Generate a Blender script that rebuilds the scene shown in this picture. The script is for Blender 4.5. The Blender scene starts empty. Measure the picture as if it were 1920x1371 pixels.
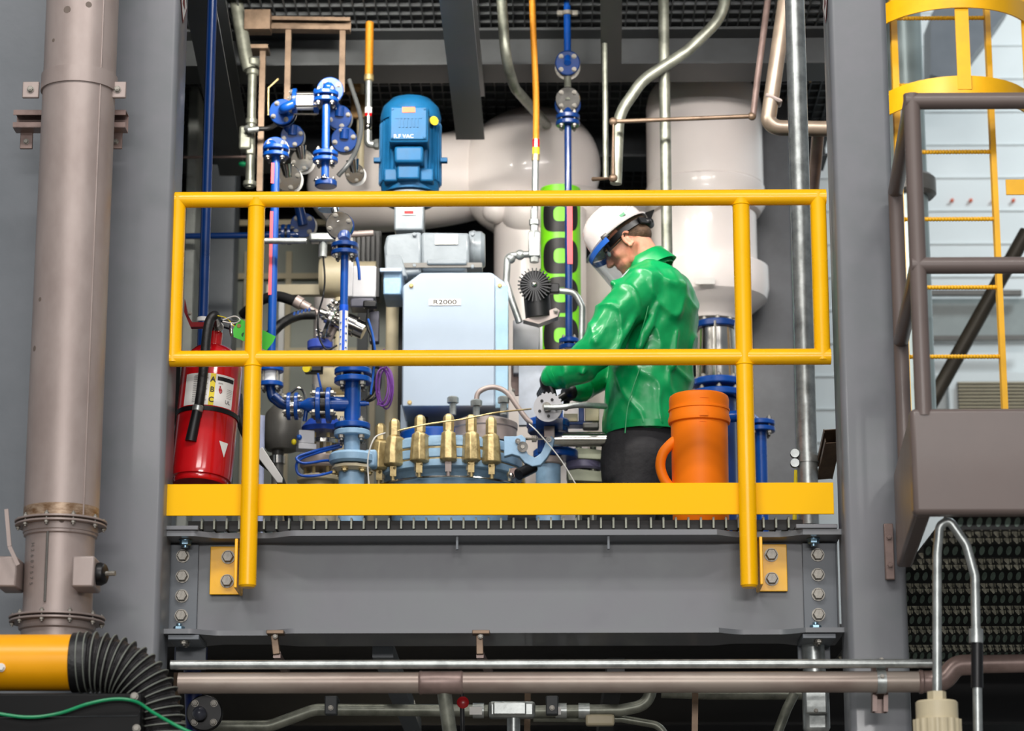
import bpy, math, random
from mathutils import Vector, Matrix
random.seed(7)
PI = math.pi
# ------------------------------------------------------------------ camera
CAM = Vector((0, 0, 1.6)); F = 5000.0
PITCH, YAW = math.radians(14.0), math.radians(0.8)
fwd = Vector((-math.sin(YAW)*math.cos(PITCH), math.cos(YAW)*math.cos(PITCH), math.sin(PITCH)))
rgt = Vector((math.cos(YAW), math.sin(YAW), 0))
upv = rgt.cross(fwd)
def P(px, py, Y):                       # the world point on the plane y = Y that the photograph shows at (px, py)
    d = fwd*F + rgt*(px-960) + upv*(685.5-py)
    return CAM + d*(Y/d.y)
def M(n, Y, py=685):                    # n photo pixels at depth Y, in metres
    return n*(P(960, py, Y)-CAM).dot(fwd)/F
def PZ(px, z, Y):                       # x at px near height z
    a = P(px, 685, Y)
    for _ in range(6):
        py = 685.5 - 0
        lo, hi = -800, 2600
        for _ in range(40):
            m_ = (lo+hi)/2
            if P(px, m_, Y).z > z: lo = m_
            else: hi = m_
        a = P(px, lo, Y); break
    return Vector((a.x, Y, z))
cam_d = bpy.data.cameras.new('camera'); cam = bpy.data.objects.new('camera', cam_d)
bpy.context.scene.collection.objects.link(cam); bpy.context.scene.camera = cam
cam.matrix_world = Matrix((( rgt.x, upv.x, -fwd.x, CAM.x), (rgt.y, upv.y, -fwd.y, CAM.y), (rgt.z, upv.z, -fwd.z, CAM.z), (0, 0, 0, 1)))
cam_d.sensor_width = 36; cam_d.lens = 36*F/1920; cam_d.clip_end = 200
cam_d.dof.use_dof = True; cam_d.dof.focus_distance = 9.3; cam_d.dof.aperture_fstop = 3.5
# ------------------------------------------------------------------ light
sc = bpy.context.scene
sc.view_settings.view_transform = 'Standard'; sc.view_settings.look = 'None'
sc.view_settings.gamma = 1; sc.view_settings.use_curve_mapping = False; sc.view_settings.exposure = 0.3
w = bpy.data.worlds.new('hall'); sc.world = w; w.use_nodes = True
w.node_tree.nodes['Background'].inputs[0].default_value = (0.86, 0.93, 1.0, 1); w.node_tree.nodes['Background'].inputs[1].default_value = 0.20
def area(name, loc, target, sx, sy, power, col=(1, .98, .95)):
    l = bpy.data.lights.new(name, 'AREA'); l.shape = 'RECTANGLE'; l.size = sx; l.size_y = sy; l.energy = power; l.color = col
    o = bpy.data.objects.new(name, l); sc.collection.objects.link(o); o.location = loc
    o.rotation_euler = (Vector(target)-Vector(loc)).to_track_quat('-Z', 'Y').to_euler()
    return o
area('high_bay_light', (-3.2, 2.2, 9.0), (-0.5, 9, 3.8), 2.4, .5, 150, (1, .95, .9))
area('high_bay_light', (2.6, 1.5, 9.0), (0.5, 9, 3.8), 2.4, .5, 150, (1, .96, .92))
area('high_bay_light', (-0.4, 4.6, 7.6), (-0.2, 12, 4.2), 3.0, .3, 90, (1, .97, .94))
area('high_bay_light', (4.5, 12.5, 8.5), (3.4, 14.5, 4), 1.5, .6, 105, (.85, .95, 1))
area('front_fill_light', (-2.0, -5, 6.6), (-0.2, 11, 4.0), 4.0, .8, 140, (1, .97, .94))  # front fills: added area lights that brighten the inside of the bay
area('front_fill_light', (2.6, -5, 6.2), (0.4, 11, 4.0), 3.0, .8, 70, (1, .97, .95))
area('front_fill_light', (0.3, -6, 3.9), (0.0, 12, 5.0), 4.0, .6, 410, (1, .97, .95))  # low fill, added to reach the tanks under the upper floor
area('task_light', (-0.8, 9.5, 5.72), (-0.3, 12.3, 4.9), 1.2, .14, 60, (1, .95, .86))
area('task_light', (0.7, 9.5, 5.72), (0.4, 12.3, 4.9), 1.2, .14, 26, (1, .95, .9))
area('under_deck_light', (-0.6, 10.5, 2.9), (-0.5, 12, 2.9), .8, .1, 2, (1, .86, .62))
# ------------------------------------------------------------------ materials
def lin(c): return tuple(((v/255)/12.92 if v <= 10 else (((v/255)+.055)/1.055)**2.4) for v in c)
def mat(name, rgb, rough=.5, metal=0, var=.12, scale=8, bump=0, bscale=60, coat=0, spec=.4, rvar=.1, rgb2=None, aniso=(1, 1, 1)):
    m = bpy.data.materials.new(name); m.use_nodes = True; nt = m.node_tree; b = nt.nodes['Principled BSDF']
    c = lin(rgb); c2 = lin(rgb2) if rgb2 else tuple(v*(1-var*2) for v in c)
    tc = nt.nodes.new('ShaderNodeTexCoord'); mp = nt.nodes.new('ShaderNodeMapping'); nt.links.new(tc.outputs['Object'], mp.inputs[0]); mp.inputs['Scale'].default_value = aniso
    no = nt.nodes.new('ShaderNodeTexNoise'); no.inputs['Scale'].default_value = scale; no.inputs['Detail'].default_value = 6; no.inputs['Roughness'].default_value = .6
    nt.links.new(mp.outputs[0], no.inputs['Vector'])
    cr = nt.nodes.new('ShaderNodeValToRGB'); cr.color_ramp.elements[0].position = .35; cr.color_ramp.elements[1].position = .62
    cr.color_ramp.elements[0].color = (*c2, 1); cr.color_ramp.elements[1].color = (*c, 1)
    nt.links.new(no.outputs['Fac'], cr.inputs[0]); nt.links.new(cr.outputs[0], b.inputs['Base Color'])
    mr = nt.nodes.new('ShaderNodeMapRange'); mr.inputs['To Min'].default_value = max(.03, rough-rvar); mr.inputs['To Max'].default_value = min(1, rough+rvar)
    nt.links.new(no.outputs['Fac'], mr.inputs['Value']); nt.links.new(mr.outputs[0], b.inputs['Roughness'])
    b.inputs['Metallic'].default_value = metal; b.inputs['Coat Weight'].default_value = coat; b.inputs['Coat Roughness'].default_value = .08
    b.inputs['Specular IOR Level'].default_value = spec
    if bump:
        n2 = nt.nodes.new('ShaderNodeTexNoise'); n2.inputs['Scale'].default_value = bscale; n2.inputs['Detail'].default_value = 3; nt.links.new(mp.outputs[0], n2.inputs['Vector'])
        bp = nt.nodes.new('ShaderNodeBump'); bp.inputs['Strength'].default_value = bump; bp.inputs['Distance'].default_value = .01
        nt.links.new(n2.outputs['Fac'], bp.inputs['Height']); nt.links.new(bp.outputs[0], b.inputs['Normal'])
    return m
YEL = mat('yellow_paint', (255, 190, 0), .28, var=.03, scale=5, bump=.04, bscale=25, coat=.12, spec=.35)
TOE = mat('yellow_toe_paint', (255, 194, 0), .5, var=.01, scale=3, spec=.12)
YDK = mat('ladder_yellow_paint', (226, 168, 10), .45, var=.08, scale=6)
GRY = mat('grey_steel_paint', (115, 116, 121), .4, var=.06, scale=5, bump=.04, bscale=18, coat=.1, rgb2=(107, 111, 114))
GR2 = mat('blue_grey_steel_paint', (106, 111, 117), .42, var=.07, scale=4, bump=.03, rgb2=(96, 102, 108))
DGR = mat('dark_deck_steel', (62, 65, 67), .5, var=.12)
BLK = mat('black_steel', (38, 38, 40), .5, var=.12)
BLU = mat('blue_pipe_paint', (10, 70, 152), .3, var=.07, scale=9, coat=.25)
BL2 = mat('navy_pipe_paint', (6, 50, 112), .3, var=.07, coat=.4)
MOT = mat('motor_blue_paint', (10, 84, 128), .55, var=.1, scale=14, spec=.3)
LBL = mat('pale_blue_paint', (154, 168, 184), .35, var=.03, scale=4, coat=.2)
LB2 = mat('pale_blue_casting', (142, 176, 204), .42, var=.08, scale=22, bump=.1)
WHT = mat('white_lagging', (240, 231, 227), .32, var=.02, scale=3, coat=.25)
WH2 = mat('white_plastic', (232, 232, 230), .4, var=.02)
WWL = mat('white_wall_panel', (226, 232, 232), .55, var=.03, scale=2)
GAL = mat('galvanised_steel', (176, 180, 178), .36, .75, var=.12, scale=24, bump=.05, rgb2=(146, 150, 148))
GA2 = mat('dull_galvanised', (140, 142, 130), .42, .6, var=.14, scale=16, rgb2=(106, 108, 98))
SST = mat('stainless', (160, 147, 142), .42, .25, var=.08, scale=7, bump=.05, bscale=14, rgb2=(146, 132, 127), aniso=(1, 1, .5))
SPL = mat('polished_stainless', (205, 202, 196), .16, 1.0, var=.08, scale=15)
BLT = mat('zinc_bolt', (150, 146, 138), .42, .5, var=.2, scale=90)
BBT = mat('blue_zinc_bolt', (130, 160, 178), .3, .8, var=.1, scale=80)
BRS = mat('brass_zinc', (190, 170, 122), .36, .55, var=.14, scale=30, bump=.12, bscale=120, rgb2=(150, 130, 88))
BRZ = mat('bronze_channel', (124, 104, 86), .42, .5, var=.14, scale=10, rgb2=(92, 76, 62))
COP = mat('amber_braid', (206, 134, 26), .4, .25, var=.2, scale=300, bump=.3, bscale=420)
BRN = mat('brown_pipe', (138, 118, 112), .36, .3, var=.1, scale=9, rgb2=(112, 94, 88))
BRP = mat('taupe_paint', (104, 92, 88), .42, var=.05, scale=5, coat=.1)
RED = mat('extinguisher_red', (196, 14, 22), .18, var=.04, scale=6, coat=.7)
DRD = mat('dark_red_bracket', (120, 20, 26), .4)
RUB = mat('black_rubber', (26, 26, 27), .45, var=.1, bump=.15, bscale=90)
BPL = mat('black_plastic', (15, 15, 17), .4, var=.1)
ORG = mat('orange_plastic', (255, 128, 16), .5, var=.02, scale=4, spec=.2)
LIM = mat('lime_banner', (118, 206, 28), .4, var=.03)
BKI = mat('black_ink', (24, 22, 24), .5, var=.02)
GCS = mat('grey_casting', (128, 136, 142), .35, var=.08, scale=12, bump=.06, coat=.3)
DCS = mat('dark_casting', (104, 102, 98), .42, .3, var=.12, scale=10)
CRM = mat('cream_fitting', (198, 186, 156), .45, var=.06)
LGB = mat('light_grey_box', (180, 180, 184), .42, var=.03)
GRN = mat('green_coated_jacket', (0, 146, 80), .34, var=.05, scale=5, bump=.55, bscale=9, coat=.12, rgb2=(0, 124, 64))
TRO = mat('black_trousers', (34, 33, 36), .8, var=.1, bump=.4, bscale=30)
SKN = mat('skin', (206, 146, 118), .48, var=.06, scale=22, rgb2=(190, 120, 96), bump=.06)
HAR = mat('brown_hair', (92, 68, 48), .65, var=.2, scale=70, bump=.5, bscale=220)
HAT = mat('white_helmet', (200, 192, 190), .18, var=.01, coat=.6)
SBL = mat('shield_blue', (40, 92, 178), .25)
TAG = mat('green_tag', (72, 196, 62), .6, var=.05)
PRP = mat('purple_cable', (104, 54, 134), .45)
LPK = mat('pipe_label_red', (238, 84, 92), .5, var=.02)
OLB = mat('orange_label', (240, 92, 30), .5)
YLB = mat('yellow_label', (238, 214, 30), .5)
PAP = mat('label_white', (226, 224, 220), .55, var=.02)
GRC = mat('green_cable', (20, 150, 96), .35)
BCB = mat('blue_cable', (24, 80, 176), .35)
WCB = mat('white_wire', (226, 224, 218), .4)
NVY = mat('navy_casting', (20, 38, 96), .4)
CRD = mat('tan_cardboard', (158, 122, 78), .7)
CON = mat('concrete', (150, 146, 140), .7, var=.08, scale=1.2)
ORD = mat('red_knob', (170, 22, 30), .3)
def glass(name, tint=(.95, .97, 1), fac=.1):
    m = bpy.data.materials.new(name); m.use_nodes = True; nt = m.node_tree; nt.nodes.remove(nt.nodes['Principled BSDF'])
    out = nt.nodes['Material Output']; t = nt.nodes.new('ShaderNodeBsdfTransparent'); t.inputs[0].default_value = (*tint, 1)
    g = nt.nodes.new('ShaderNodeBsdfGlossy'); g.inputs['Roughness'].default_value = .06
    lw = nt.nodes.new('ShaderNodeLayerWeight'); lw.inputs[0].default_value = .12
    ad = nt.nodes.new('ShaderNodeMath'); ad.operation = 'ADD'; ad.inputs[1].default_value = fac; ad.use_clamp = True; cl = nt.nodes.new('ShaderNodeMath'); cl.operation = 'MINIMUM'; cl.inputs[1].default_value = .35
    mx = nt.nodes.new('ShaderNodeMixShader'); nt.links.new(lw.outputs['Fresnel'], ad.inputs[0]); nt.links.new(ad.outputs[0], cl.inputs[0]); nt.links.new(cl.outputs[0], mx.inputs[0])
    nt.links.new(t.outputs[0], mx.inputs[1]); nt.links.new(g.outputs[0], mx.inputs[2]); nt.links.new(mx.outputs[0], out.inputs[0])
    return m
VIS = glass('clear_visor', (.93, .95, .97), .06)
# ------------------------------------------------------------------ mesh kit
COL = sc.collection
ORI = {}
def ortho(a):
    a = Vector(a).normalized(); t = Vector((0, 0, 1)) if abs(a.z) < .9 else Vector((0, 1, 0))
    u = a.cross(t).normalized(); return a, u, a.cross(u).normalized()
def fillet(pts, rad, n=8):
    pts = [Vector(p) for p in pts]; out = [pts[0]]
    for i in range(1, len(pts)-1):
        p0, p1, p2 = pts[i-1], pts[i], pts[i+1]; a = (p0-p1); b = (p2-p1)
        ang = a.angle(b, PI)
        if ang > PI-.02: out.append(p1); continue
        d = min(rad/math.tan(ang/2), a.length*.49, b.length*.49); a.normalize(); b.normalize()
        s, e = p1+a*d, p1+b*d
        for k in range(n+1):
            t = k/n; out.append(s*(1-t)**2+p1*2*t*(1-t)+e*t*t)
    out.append(pts[-1]); return out
def smooth_path(pts, n=8):              # Catmull-Rom through the points
    pts = [Vector(p) for p in pts]; q = [pts[0]*2-pts[1]]+pts+[pts[-1]*2-pts[-2]]; out = []
    for i in range(1, len(q)-2):
        for k in range(n):
            t = k/n; a, b, c, d = q[i-1:i+3]
            out.append(.5*((2*b)+(c-a)*t+(2*a-5*b+4*c-d)*t*t+(3*b-a-3*c+d)*t**3))
    out.append(pts[-1]); return out
class MB:
    def __init__(s): s.v = []; s.f = []
    def add(s, vs, fs): n = len(s.v); s.v += [Vector(v) for v in vs]; s.f += [tuple(i+n for i in f) for f in fs]; return s
    def loft(s, rings, cap=True, close=False):
        n = len(rings[0]); vs = [p for r in rings for p in r]; fs = []
        for i in range(len(rings)-1):
            for k in range(n): fs.append((i*n+k, i*n+(k+1) % n, (i+1)*n+(k+1) % n, (i+1)*n+k))
        if close:
            i = len(rings)-1
            for k in range(n): fs.append((i*n+k, i*n+(k+1) % n, (k+1) % n, k))
        elif cap: fs.append(tuple(range(n-1, -1, -1))); fs.append(tuple(range((len(rings)-1)*n, len(rings)*n)))
        return s.add(vs, fs)
    def lathe(s, c, axis, prof, seg=32, cap=True):   # prof: (distance along axis, radius)
        a, u, v = ortho(axis); c = Vector(c)
        return s.loft([[c+a*h+(u*math.cos(2*PI*k/seg)+v*math.sin(2*PI*k/seg))*max(r, 1e-5) for k in range(seg)] for h, r in prof], cap)
    def cyl(s, p0, p1, r, r1=None, seg=24):
        p0, p1 = Vector(p0), Vector(p1); return s.lathe(p0, p1-p0, [(0, r), ((p1-p0).length, r if r1 is None else r1)], seg)
    def disc(s, c, axis, r, t, ch=.15, seg=40, bore=0):   # thick disc with chamfered edge, centred at c
        h = t/2; k = t*ch
        return s.lathe(c, axis, [(-h, r-k), (-h+k, r), (h-k, r), (h, r-k)], seg)
    def tube(s, pts, r, seg=16, fil=0, cap=True, r_of=None):
        pts = fillet(pts, fil) if fil else [Vector(p) for p in pts]
        q = [pts[0]]
        for p in pts[1:]:
            if (p-q[-1]).length > 1e-5: q.append(p)
        pts = q; rings = []; a, u, v = ortho(pts[1]-pts[0]); pd = a
        for i, p in enumerate(pts):
            d = (pts[min(i+1, len(pts)-1)]-pts[max(i-1, 0)]).normalized()
            rot = pd.rotation_difference(d); u = rot @ u; v = rot @ v; pd = d
            rr = r_of(i/(len(pts)-1)) if r_of else r
            rings.append([p+(u*math.cos(2*PI*k/seg)+v*math.sin(2*PI*k/seg))*rr for k in range(seg)])
        return s.loft(rings, cap)
    def box(s, c, sx, sy, sz, R=None):
        vs = [Vector((x*sx/2, y*sy/2, z*sz/2)) for x in (-1, 1) for y in (-1, 1) for z in (-1, 1)]
        if R is not None: vs = [R @ v for v in vs]
        c = Vector(c)
        return s.add([c+v for v in vs], [(0, 1, 3, 2), (4, 6, 7, 5), (0, 4, 5, 1), (2, 3, 7, 6), (0, 2, 6, 4), (1, 5, 7, 3)])
    def bar(s, p0, p1, w_, h_, side=None):           # rectangular bar; w_ along side
        p0, p1 = Vector(p0), Vector(p1); a = (p1-p0).normalized()
        u = Vector(side).normalized() if side else ortho(a)[1]; u = (u-a*u.dot(a)).normalized(); v = a.cross(u)
        q = [u*w_/2*i+v*h_/2*j for i, j in ((-1, -1), (1, -1), (1, 1), (-1, 1))]
        return s.loft([[p0+k for k in q], [p1+k for k in q]])
    def prism(s, poly, d):                           # polygon (world points) pushed along d
        d = Vector(d); return s.loft([[Vector(p) for p in poly], [Vector(p)+d for p in poly]])
    def ell(s, c, rx, ry, rz, R=None, seg=24, rng=14):
        c = Vector(c); vs = []; fs = []
        for i in range(1, rng):
            th = PI*i/rng
            for k in range(seg):
                ph = 2*PI*k/seg; vs.append(Vector((rx*math.sin(th)*math.cos(ph), ry*math.sin(th)*math.sin(ph), rz*math.cos(th))))
        vs += [Vector((0, 0, rz)), Vector((0, 0, -rz))]; T, B = len(vs)-2, len(vs)-1
        for i in range(rng-2):
            for k in range(seg): fs.append((i*seg+k, (i+1)*seg+k, (i+1)*seg+(k+1) % seg, i*seg+(k+1) % seg))
        for k in range(seg): fs.append((T, k, (k+1) % seg)); fs.append((B, (rng-2)*seg+(k+1) % seg, (rng-2)*seg+k))
        if R is not None: vs = [R @ v for v in vs]
        return s.add([c+v for v in vs], fs)
    def cap(s, p0, p1, r0, r1=None, seg=16):         # capsule
        p0, p1 = Vector(p0), Vector(p1); r1 = r0 if r1 is None else r1; L = (p1-p0).length
        pr = [(-r0*math.cos(t*PI/12), r0*math.sin(t*PI/12)) for t in range(0, 7)]+[(L+r1*math.sin(t*PI/12), r1*math.cos(t*PI/12)) for t in range(0, 7)]
        return s.lathe(p0, p1-p0 if L > 1e-6 else (0, 0, 1), pr, seg)
def mesh_of(name, mb, smooth=True, ang=35):
    me = bpy.data.meshes.new(name); me.from_pydata([tuple(v) for v in mb.v], [], mb.f); me.update()
    import bmesh
    bm = bmesh.new(); bm.from_mesh(me); bmesh.ops.recalc_face_normals(bm, faces=bm.faces); bm.to_mesh(me); bm.free()
    if smooth:
        me.polygons.foreach_set('use_smooth', [True]*len(me.polygons)); me.set_sharp_from_angle(angle=math.radians(ang))
    return me
def tag(o, label=None, cat=None, group=None, kind=None):
    if label: o['label'] = label
    if cat: o['category'] = cat
    if group: o['group'] = group
    if kind: o['kind'] = kind
    return o
def obj(name, mb, m, parent=None, label=None, bevel=0, ang=35):
    xs = [v.x for v in mb.v]; ys = [v.y for v in mb.v]; zs = [v.z for v in mb.v]
    c = Vector(((min(xs)+max(xs))/2, (min(ys)+max(ys))/2, min(zs)))
    for v in mb.v: v -= c
    me = mesh_of(name, mb, ang=ang); me.materials.append(m)
    o = bpy.data.objects.new(name, me); COL.objects.link(o); ORI[o] = c
    if parent: o.parent = parent; o.location = c-ORI[parent]
    else: o.location = c
    if bevel:
        b = o.modifiers.new('bevel', 'BEVEL'); b.width = bevel; b.segments = 2; b.limit_method = 'ANGLE'
    if label: o['label'] = label
    return o
def thing(name, label, cat, loc, group=None):
    o = bpy.data.objects.new(name, None); COL.objects.link(o); o.location = loc; ORI[o] = Vector(loc); o.empty_display_size = .1
    return tag(o, label, cat, group)
def solo(name, mb, m, label, cat, group=None, bevel=0, ang=35): return tag(obj(name, mb, m, None, None, bevel, ang), label, cat, group)
def struct(name, mb, m, bevel=0): return tag(obj(name, mb, m, bevel=bevel), kind='structure')
_cache = {}
def inst(name, key, make, m, parent, loc, axis=(0, 0, 1), label=None):
    if key not in _cache:
        mb = MB(); make(mb); me = mesh_of(name, mb); me.materials.append(m); _cache[key] = me
    o = bpy.data.objects.new(name, _cache[key]); COL.objects.link(o); o.parent = parent
    o.rotation_euler = Vector(axis).to_track_quat('Z', 'Y').to_euler()
    o.location = Vector(loc)-(ORI[parent] if parent else Vector()); ORI[o] = Vector(loc)
    if label: o['label'] = label
    return o
def bolt(parent, loc, axis, s, m=None, shank=1.0, label=None, washer=True):
    m = m or BLT
    def mk(mb):
        if washer: mb.lathe((0, 0, 0), (0, 0, 1), [(0, s*1.05), (s*.15, s*1.05)], 20)
        mb.lathe((0, 0, s*.1), (0, 0, 1), [(0, s*.86), (s*.12, s*.9), (s*.6, s*.9), (s*.74, s*.76)], 6)
        mb.cyl((0, 0, s*.6), (0, 0, s*(.75+.5*shank)), s*.45, seg=12)
    return inst('bolt', ('bolt', round(s, 4), m.name, shank, washer), mk, m, parent, loc, axis, label)
def stud(parent, c, axis, half, s, m=None):          # stud with a nut at both ends, centred at c
    m = m or BLT
    def mk(mb):
        mb.cyl((0, 0, -half-s*1.5), (0, 0, half+s*1.5), s*.45, seg=10)
        for sg in (-1, 1):
            mb.lathe((0, 0, sg*half), (0, 0, sg), [(0, s*.9), (s*.85, s*.9), (s*.95, s*.75)], 6)
    return inst('bolt', ('stud', round(s, 4), round(half, 4), m.name), mk, m, parent, c, axis)
def ring_pts(c, axis, r, n, ph=0):
    a, u, v = ortho(axis); return [Vector(c)+(u*math.cos(2*PI*k/n+ph)+v*math.sin(2*PI*k/n+ph))*r for k in range(n)]
def flange_pair(par, c, axis, r, t, gap, m=None, n=4, bs=None, m2=None, ph=PI/4, spacer=None, sp_r=.6):
    m = m or BLU; a = Vector(axis).normalized(); c = Vector(c); h = gap/2+t/2
    f1 = obj('flange', MB().disc(c+a*h, a, r, t), m, par); obj('flange', MB().disc(c-a*h, a, r, t), m2 or m, par)
    obj('gasket', MB().cyl(c-a*gap/2, c+a*gap/2, r*sp_r), spacer or BPL, par)
    bs = bs or r*.2
    for p in ring_pts(c, a, r*.76, n, ph): stud(f1, p, a, gap/2+t, bs)
def face_disc(par, c, axis, r, t, m=None, n=4, ph=PI/4, bs=None):
    f = obj('flange', MB().disc(c, axis, r, t), m or BLU, par); a = Vector(axis).normalized()
    for p in ring_pts(Vector(c)+a*t/2, a, r*.74, n, ph): bolt(f, p, a, bs or r*.19)
    return f
def pipe(par, pts, r, m, fil=0, name='pipe', label=None, seg=20): return obj(name, MB().tube(pts, r, seg, fil), m, par, label)
def text(name, s, c, xdir, ydir, h, m, parent, ext=.0006, label=None, wscale=1.0, bold=0):
    cu = bpy.data.curves.new(name, 'FONT'); cu.body = s; cu.size = 1; cu.align_x = 'CENTER'; cu.align_y = 'CENTER'; cu.extrude = 0; cu.offset = bold; cu.resolution_u = 4
    o = bpy.data.objects.new(name, cu); COL.objects.link(o)
    dg = bpy.context.evaluated_depsgraph_get(); me = bpy.data.meshes.new_from_object(o.evaluated_get(dg)); bpy.data.objects.remove(o)
    x = Vector(xdir).normalized(); y = Vector(ydir).normalized(); z = x.cross(y)
    vs = [v.co.copy() for v in me.vertices]
    for v in me.vertices: v.co = x*v.co.x*h*wscale+y*v.co.y*h+z*ext
    me.materials.clear(); me.materials.append(m)
    t = bpy.data.objects.new(name, me); COL.objects.link(t); ORI[t] = Vector(c); t.parent = parent; t.location = Vector(c)-(ORI[parent] if parent else Vector())
    if label: t['label'] = label
    return t
def V(px, y0, y1, Y):                                # vertical segment seen at px, from photo row y0 (top) to y1 (bottom)
    a = P(px, y1, Y); return Vector((a.x, Y, P(px, y0, Y).z)), a
X3, Y3, Z3 = Vector((1, 0, 0)), Vector((0, 1, 0)), Vector((0, 0, 1))
FRONT = Vector((0, -1, 0))
def patch(o, ax, R, u, v, a0, a1, h0, h1, n=16, off=.0008):     # a curved rectangle on a cylinder wall
    mb = MB(); vs = []
    for h in (h0, h1):
        for k in range(n+1):
            a = a0+(a1-a0)*k/n; d = u*math.sin(a)+v*math.cos(a); vs.append(o+ax*h+d*(R+off))
    return mb.add(vs, [(k, k+1, n+2+k, n+1+k) for k in range(n)])
# ================================================================== the setting
ZD = P(960, 971, 8.57).z                               # walking level of the deck
struct('floor_ground', MB().box((0, 8, -.05), 40, 40, .1), CON)
def front_wall():
    mb = MB()
    mb.box((0, 15.6, 4.5), 16, .12, 9)
    return mb
struct('wall_back', front_wall(), WWL)
mb = MB()
for k in range(14):                                   # horizontal panel joints, raised ribs
    z = P(1800, 20+k*62, 15.5).z; mb.box((0, 15.535, z), 16, .012, .006)
struct('trim_1', mb, WWL)
mb = MB(); mb.box((0, 13, ZD-.03), 5.2, 4.2, .05); struct('floor_deck_plate', mb, BLK)
# front columns (square tube)
def hss(x0, x1, yf, d, z0, z1, rad=.02):
    mb = MB(); n = 5; rings = []
    cx = [(x0+rad, yf+rad, PI), (x1-rad, yf+rad, 1.5*PI), (x1-rad, yf+d-rad, 0), (x0+rad, yf+d-rad, .5*PI)]
    for z in (z0, z1):
        r = []
        for x, y, a0 in cx:
            for k in range(n+1):
                a = a0+k/n*PI/2; r.append(Vector((x+rad*math.cos(a), y+rad*math.sin(a), z)))
        rings.append(r)
    return mb.loft(rings)
xr0 = P(1575, 700, 8.45).x; xr1 = P(1687, 700, 8.45).x
cr = struct('column_right', hss(xr0, xr1, 8.45, .2, 0, 8, .022), GRY); cr['label'] = 'grey square steel column at the right end of the front beam'
xl1 = P(314, 700, 8.45).x; xl0 = P(178, 700, 8.45).x
cl = struct('column_left', hss(xl0, xl1, 8.45, .22, 0, 8, .022), GRY); cl['label'] = 'grey square steel column at the left end of the front beam'
xw0 = P(-260, 700, 8.6).x; xw1 = P(190, 700, 8.6).x
cw = struct('column_far_left', hss(xw0, xw1, 8.6, .25, 0, 8, .01), GR2); cw['label'] = 'wide dark grey column behind the stainless duct'
# hazard stickers on the columns
def diamond(c, x, z, s, par, nm):
    n = Vector(x).cross(Vector(z)).normalized()
    for k, m_, off in ((s, DRD, .0015), (s*.86, PAP, .0022)):
        q = [c+Vector(x)*k, c+Vector(z)*k, c-Vector(x)*k, c-Vector(z)*k]
        obj(nm, MB().prism([p+n*off for p in q], n*.0005), m_, par)
    obj('warning_symbol', MB().prism([c+Vector(x)*s*.35-Vector(z)*s*.3+n*.003, c+Vector(z)*s*.45+n*.003, c-Vector(x)*s*.35-Vector(z)*s*.3+n*.003], n*.0004), DRD, par)
for c_, xx, lab in ((Vector((xl1+.001, 8.53, P(345, 0, 8.53).z)), (0, 1, 0), 'red and white diamond warning sticker on the left column'),
                    (Vector((xr0-.001, 8.53, P(1546, 0, 8.53).z)), (0, -1, 0), 'red and white diamond warning sticker on the right column')):
    t = thing('warning_sticker', lab, 'sticker', c_); diamond(c_, Vector(xx), Z3, .085, t, 'sticker_face')
# front beam with narrowed flange ends
def beam_flange(z0, z1, hw, cut_l, cut_r, y0=8.7, x0=None, x1=None):
    n = 24; xa, xb = x0, x1; fr = []; bk = []
    def depth(x):
        d = 0
        for a, b in (cut_l, cut_r):
            if a < x < b:
                t = (x-a)/(b-a); d = max(d, min(1, math.sin(PI*t)*1.5)*.045)
        return hw-d
    xs = [xa+(xb-xa)*k/160 for k in range(161)]
    lo = [Vector((x, y0-depth(x), z0)) for x in xs]+[Vector((x, y0+depth(x), z0)) for x in reversed(xs)]
    return MB().prism(lo, (0, 0, z1-z0))
bxa = P(303, 1080, 8.7).x; bxb = P(1571, 1080, 8.7).x
zt = P(960, 997, 8.55).z; zb = P(960, 1179, 8.55).z
cutl = (P(365, 1000, 8.55).x, P(545, 1000, 8.55).x); cutr = (P(1345, 1000, 8.55).x, P(1505, 1000, 8.55).x)
bw = obj('beam_front', MB().box(((bxa+bxb)/2, 8.7, (zt+zb)/2), bxb-bxa, .014, zt-zb), GRY)
tag(bw, 'grey wide steel beam carrying the deck edge under the yellow railing', kind='structure')
obj('top_flange', beam_flange(zt-.012, zt+.006, .15, cutl, cutr, x0=bxa, x1=bxb), GRY, bw)
obj('bottom_flange', beam_flange(zb-.014, zb+.002, .15, cutl, cutr, x0=bxa, x1=bxb), GRY, bw)
for a, b in ((300, 372), (1492, 1570)):               # end plates above the flange
    p, q = P(a, 994, 8.55), P(b, 994, 8.55)
    obj('cover_plate', MB().box(((p.x+q.x)/2, 8.66, zt+.014), q.x-p.x, .24, .014), GRY, bw, bevel=.002)
for a, b in ((305, 372), (1505, 1568)):               # shear tabs on the web
    p, q = P(a, 1080, 8.69), P(b, 1080, 8.69)
    obj('shear_tab', MB().box(((p.x+q.x)/2, 8.686, (zt+zb)/2), q.x-p.x, .012, (zt-zb)*.9), GR2, bw, bevel=.002)
for a, b in ((318, 376), (1503, 1565)):               # seat angles under the bottom flange
    p, q = P(a, 1195, 8.6), P(b, 1195, 8.6)
    s_ = obj('seat_angle', MB().box(((p.x+q.x)/2, 8.66, zb-.024), q.x-p.x, .2, .016).box(((p.x+q.x)/2, 8.755, zb-.06), q.x-p.x, .014, .09), GR2, bw, bevel=.002)
    for dx in (-.018, .018): bolt(s_, ((p.x+q.x)/2, 8.6+dx*1.2, zb-.034), (0, 0, -1), .013, BLT, .8)
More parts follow.
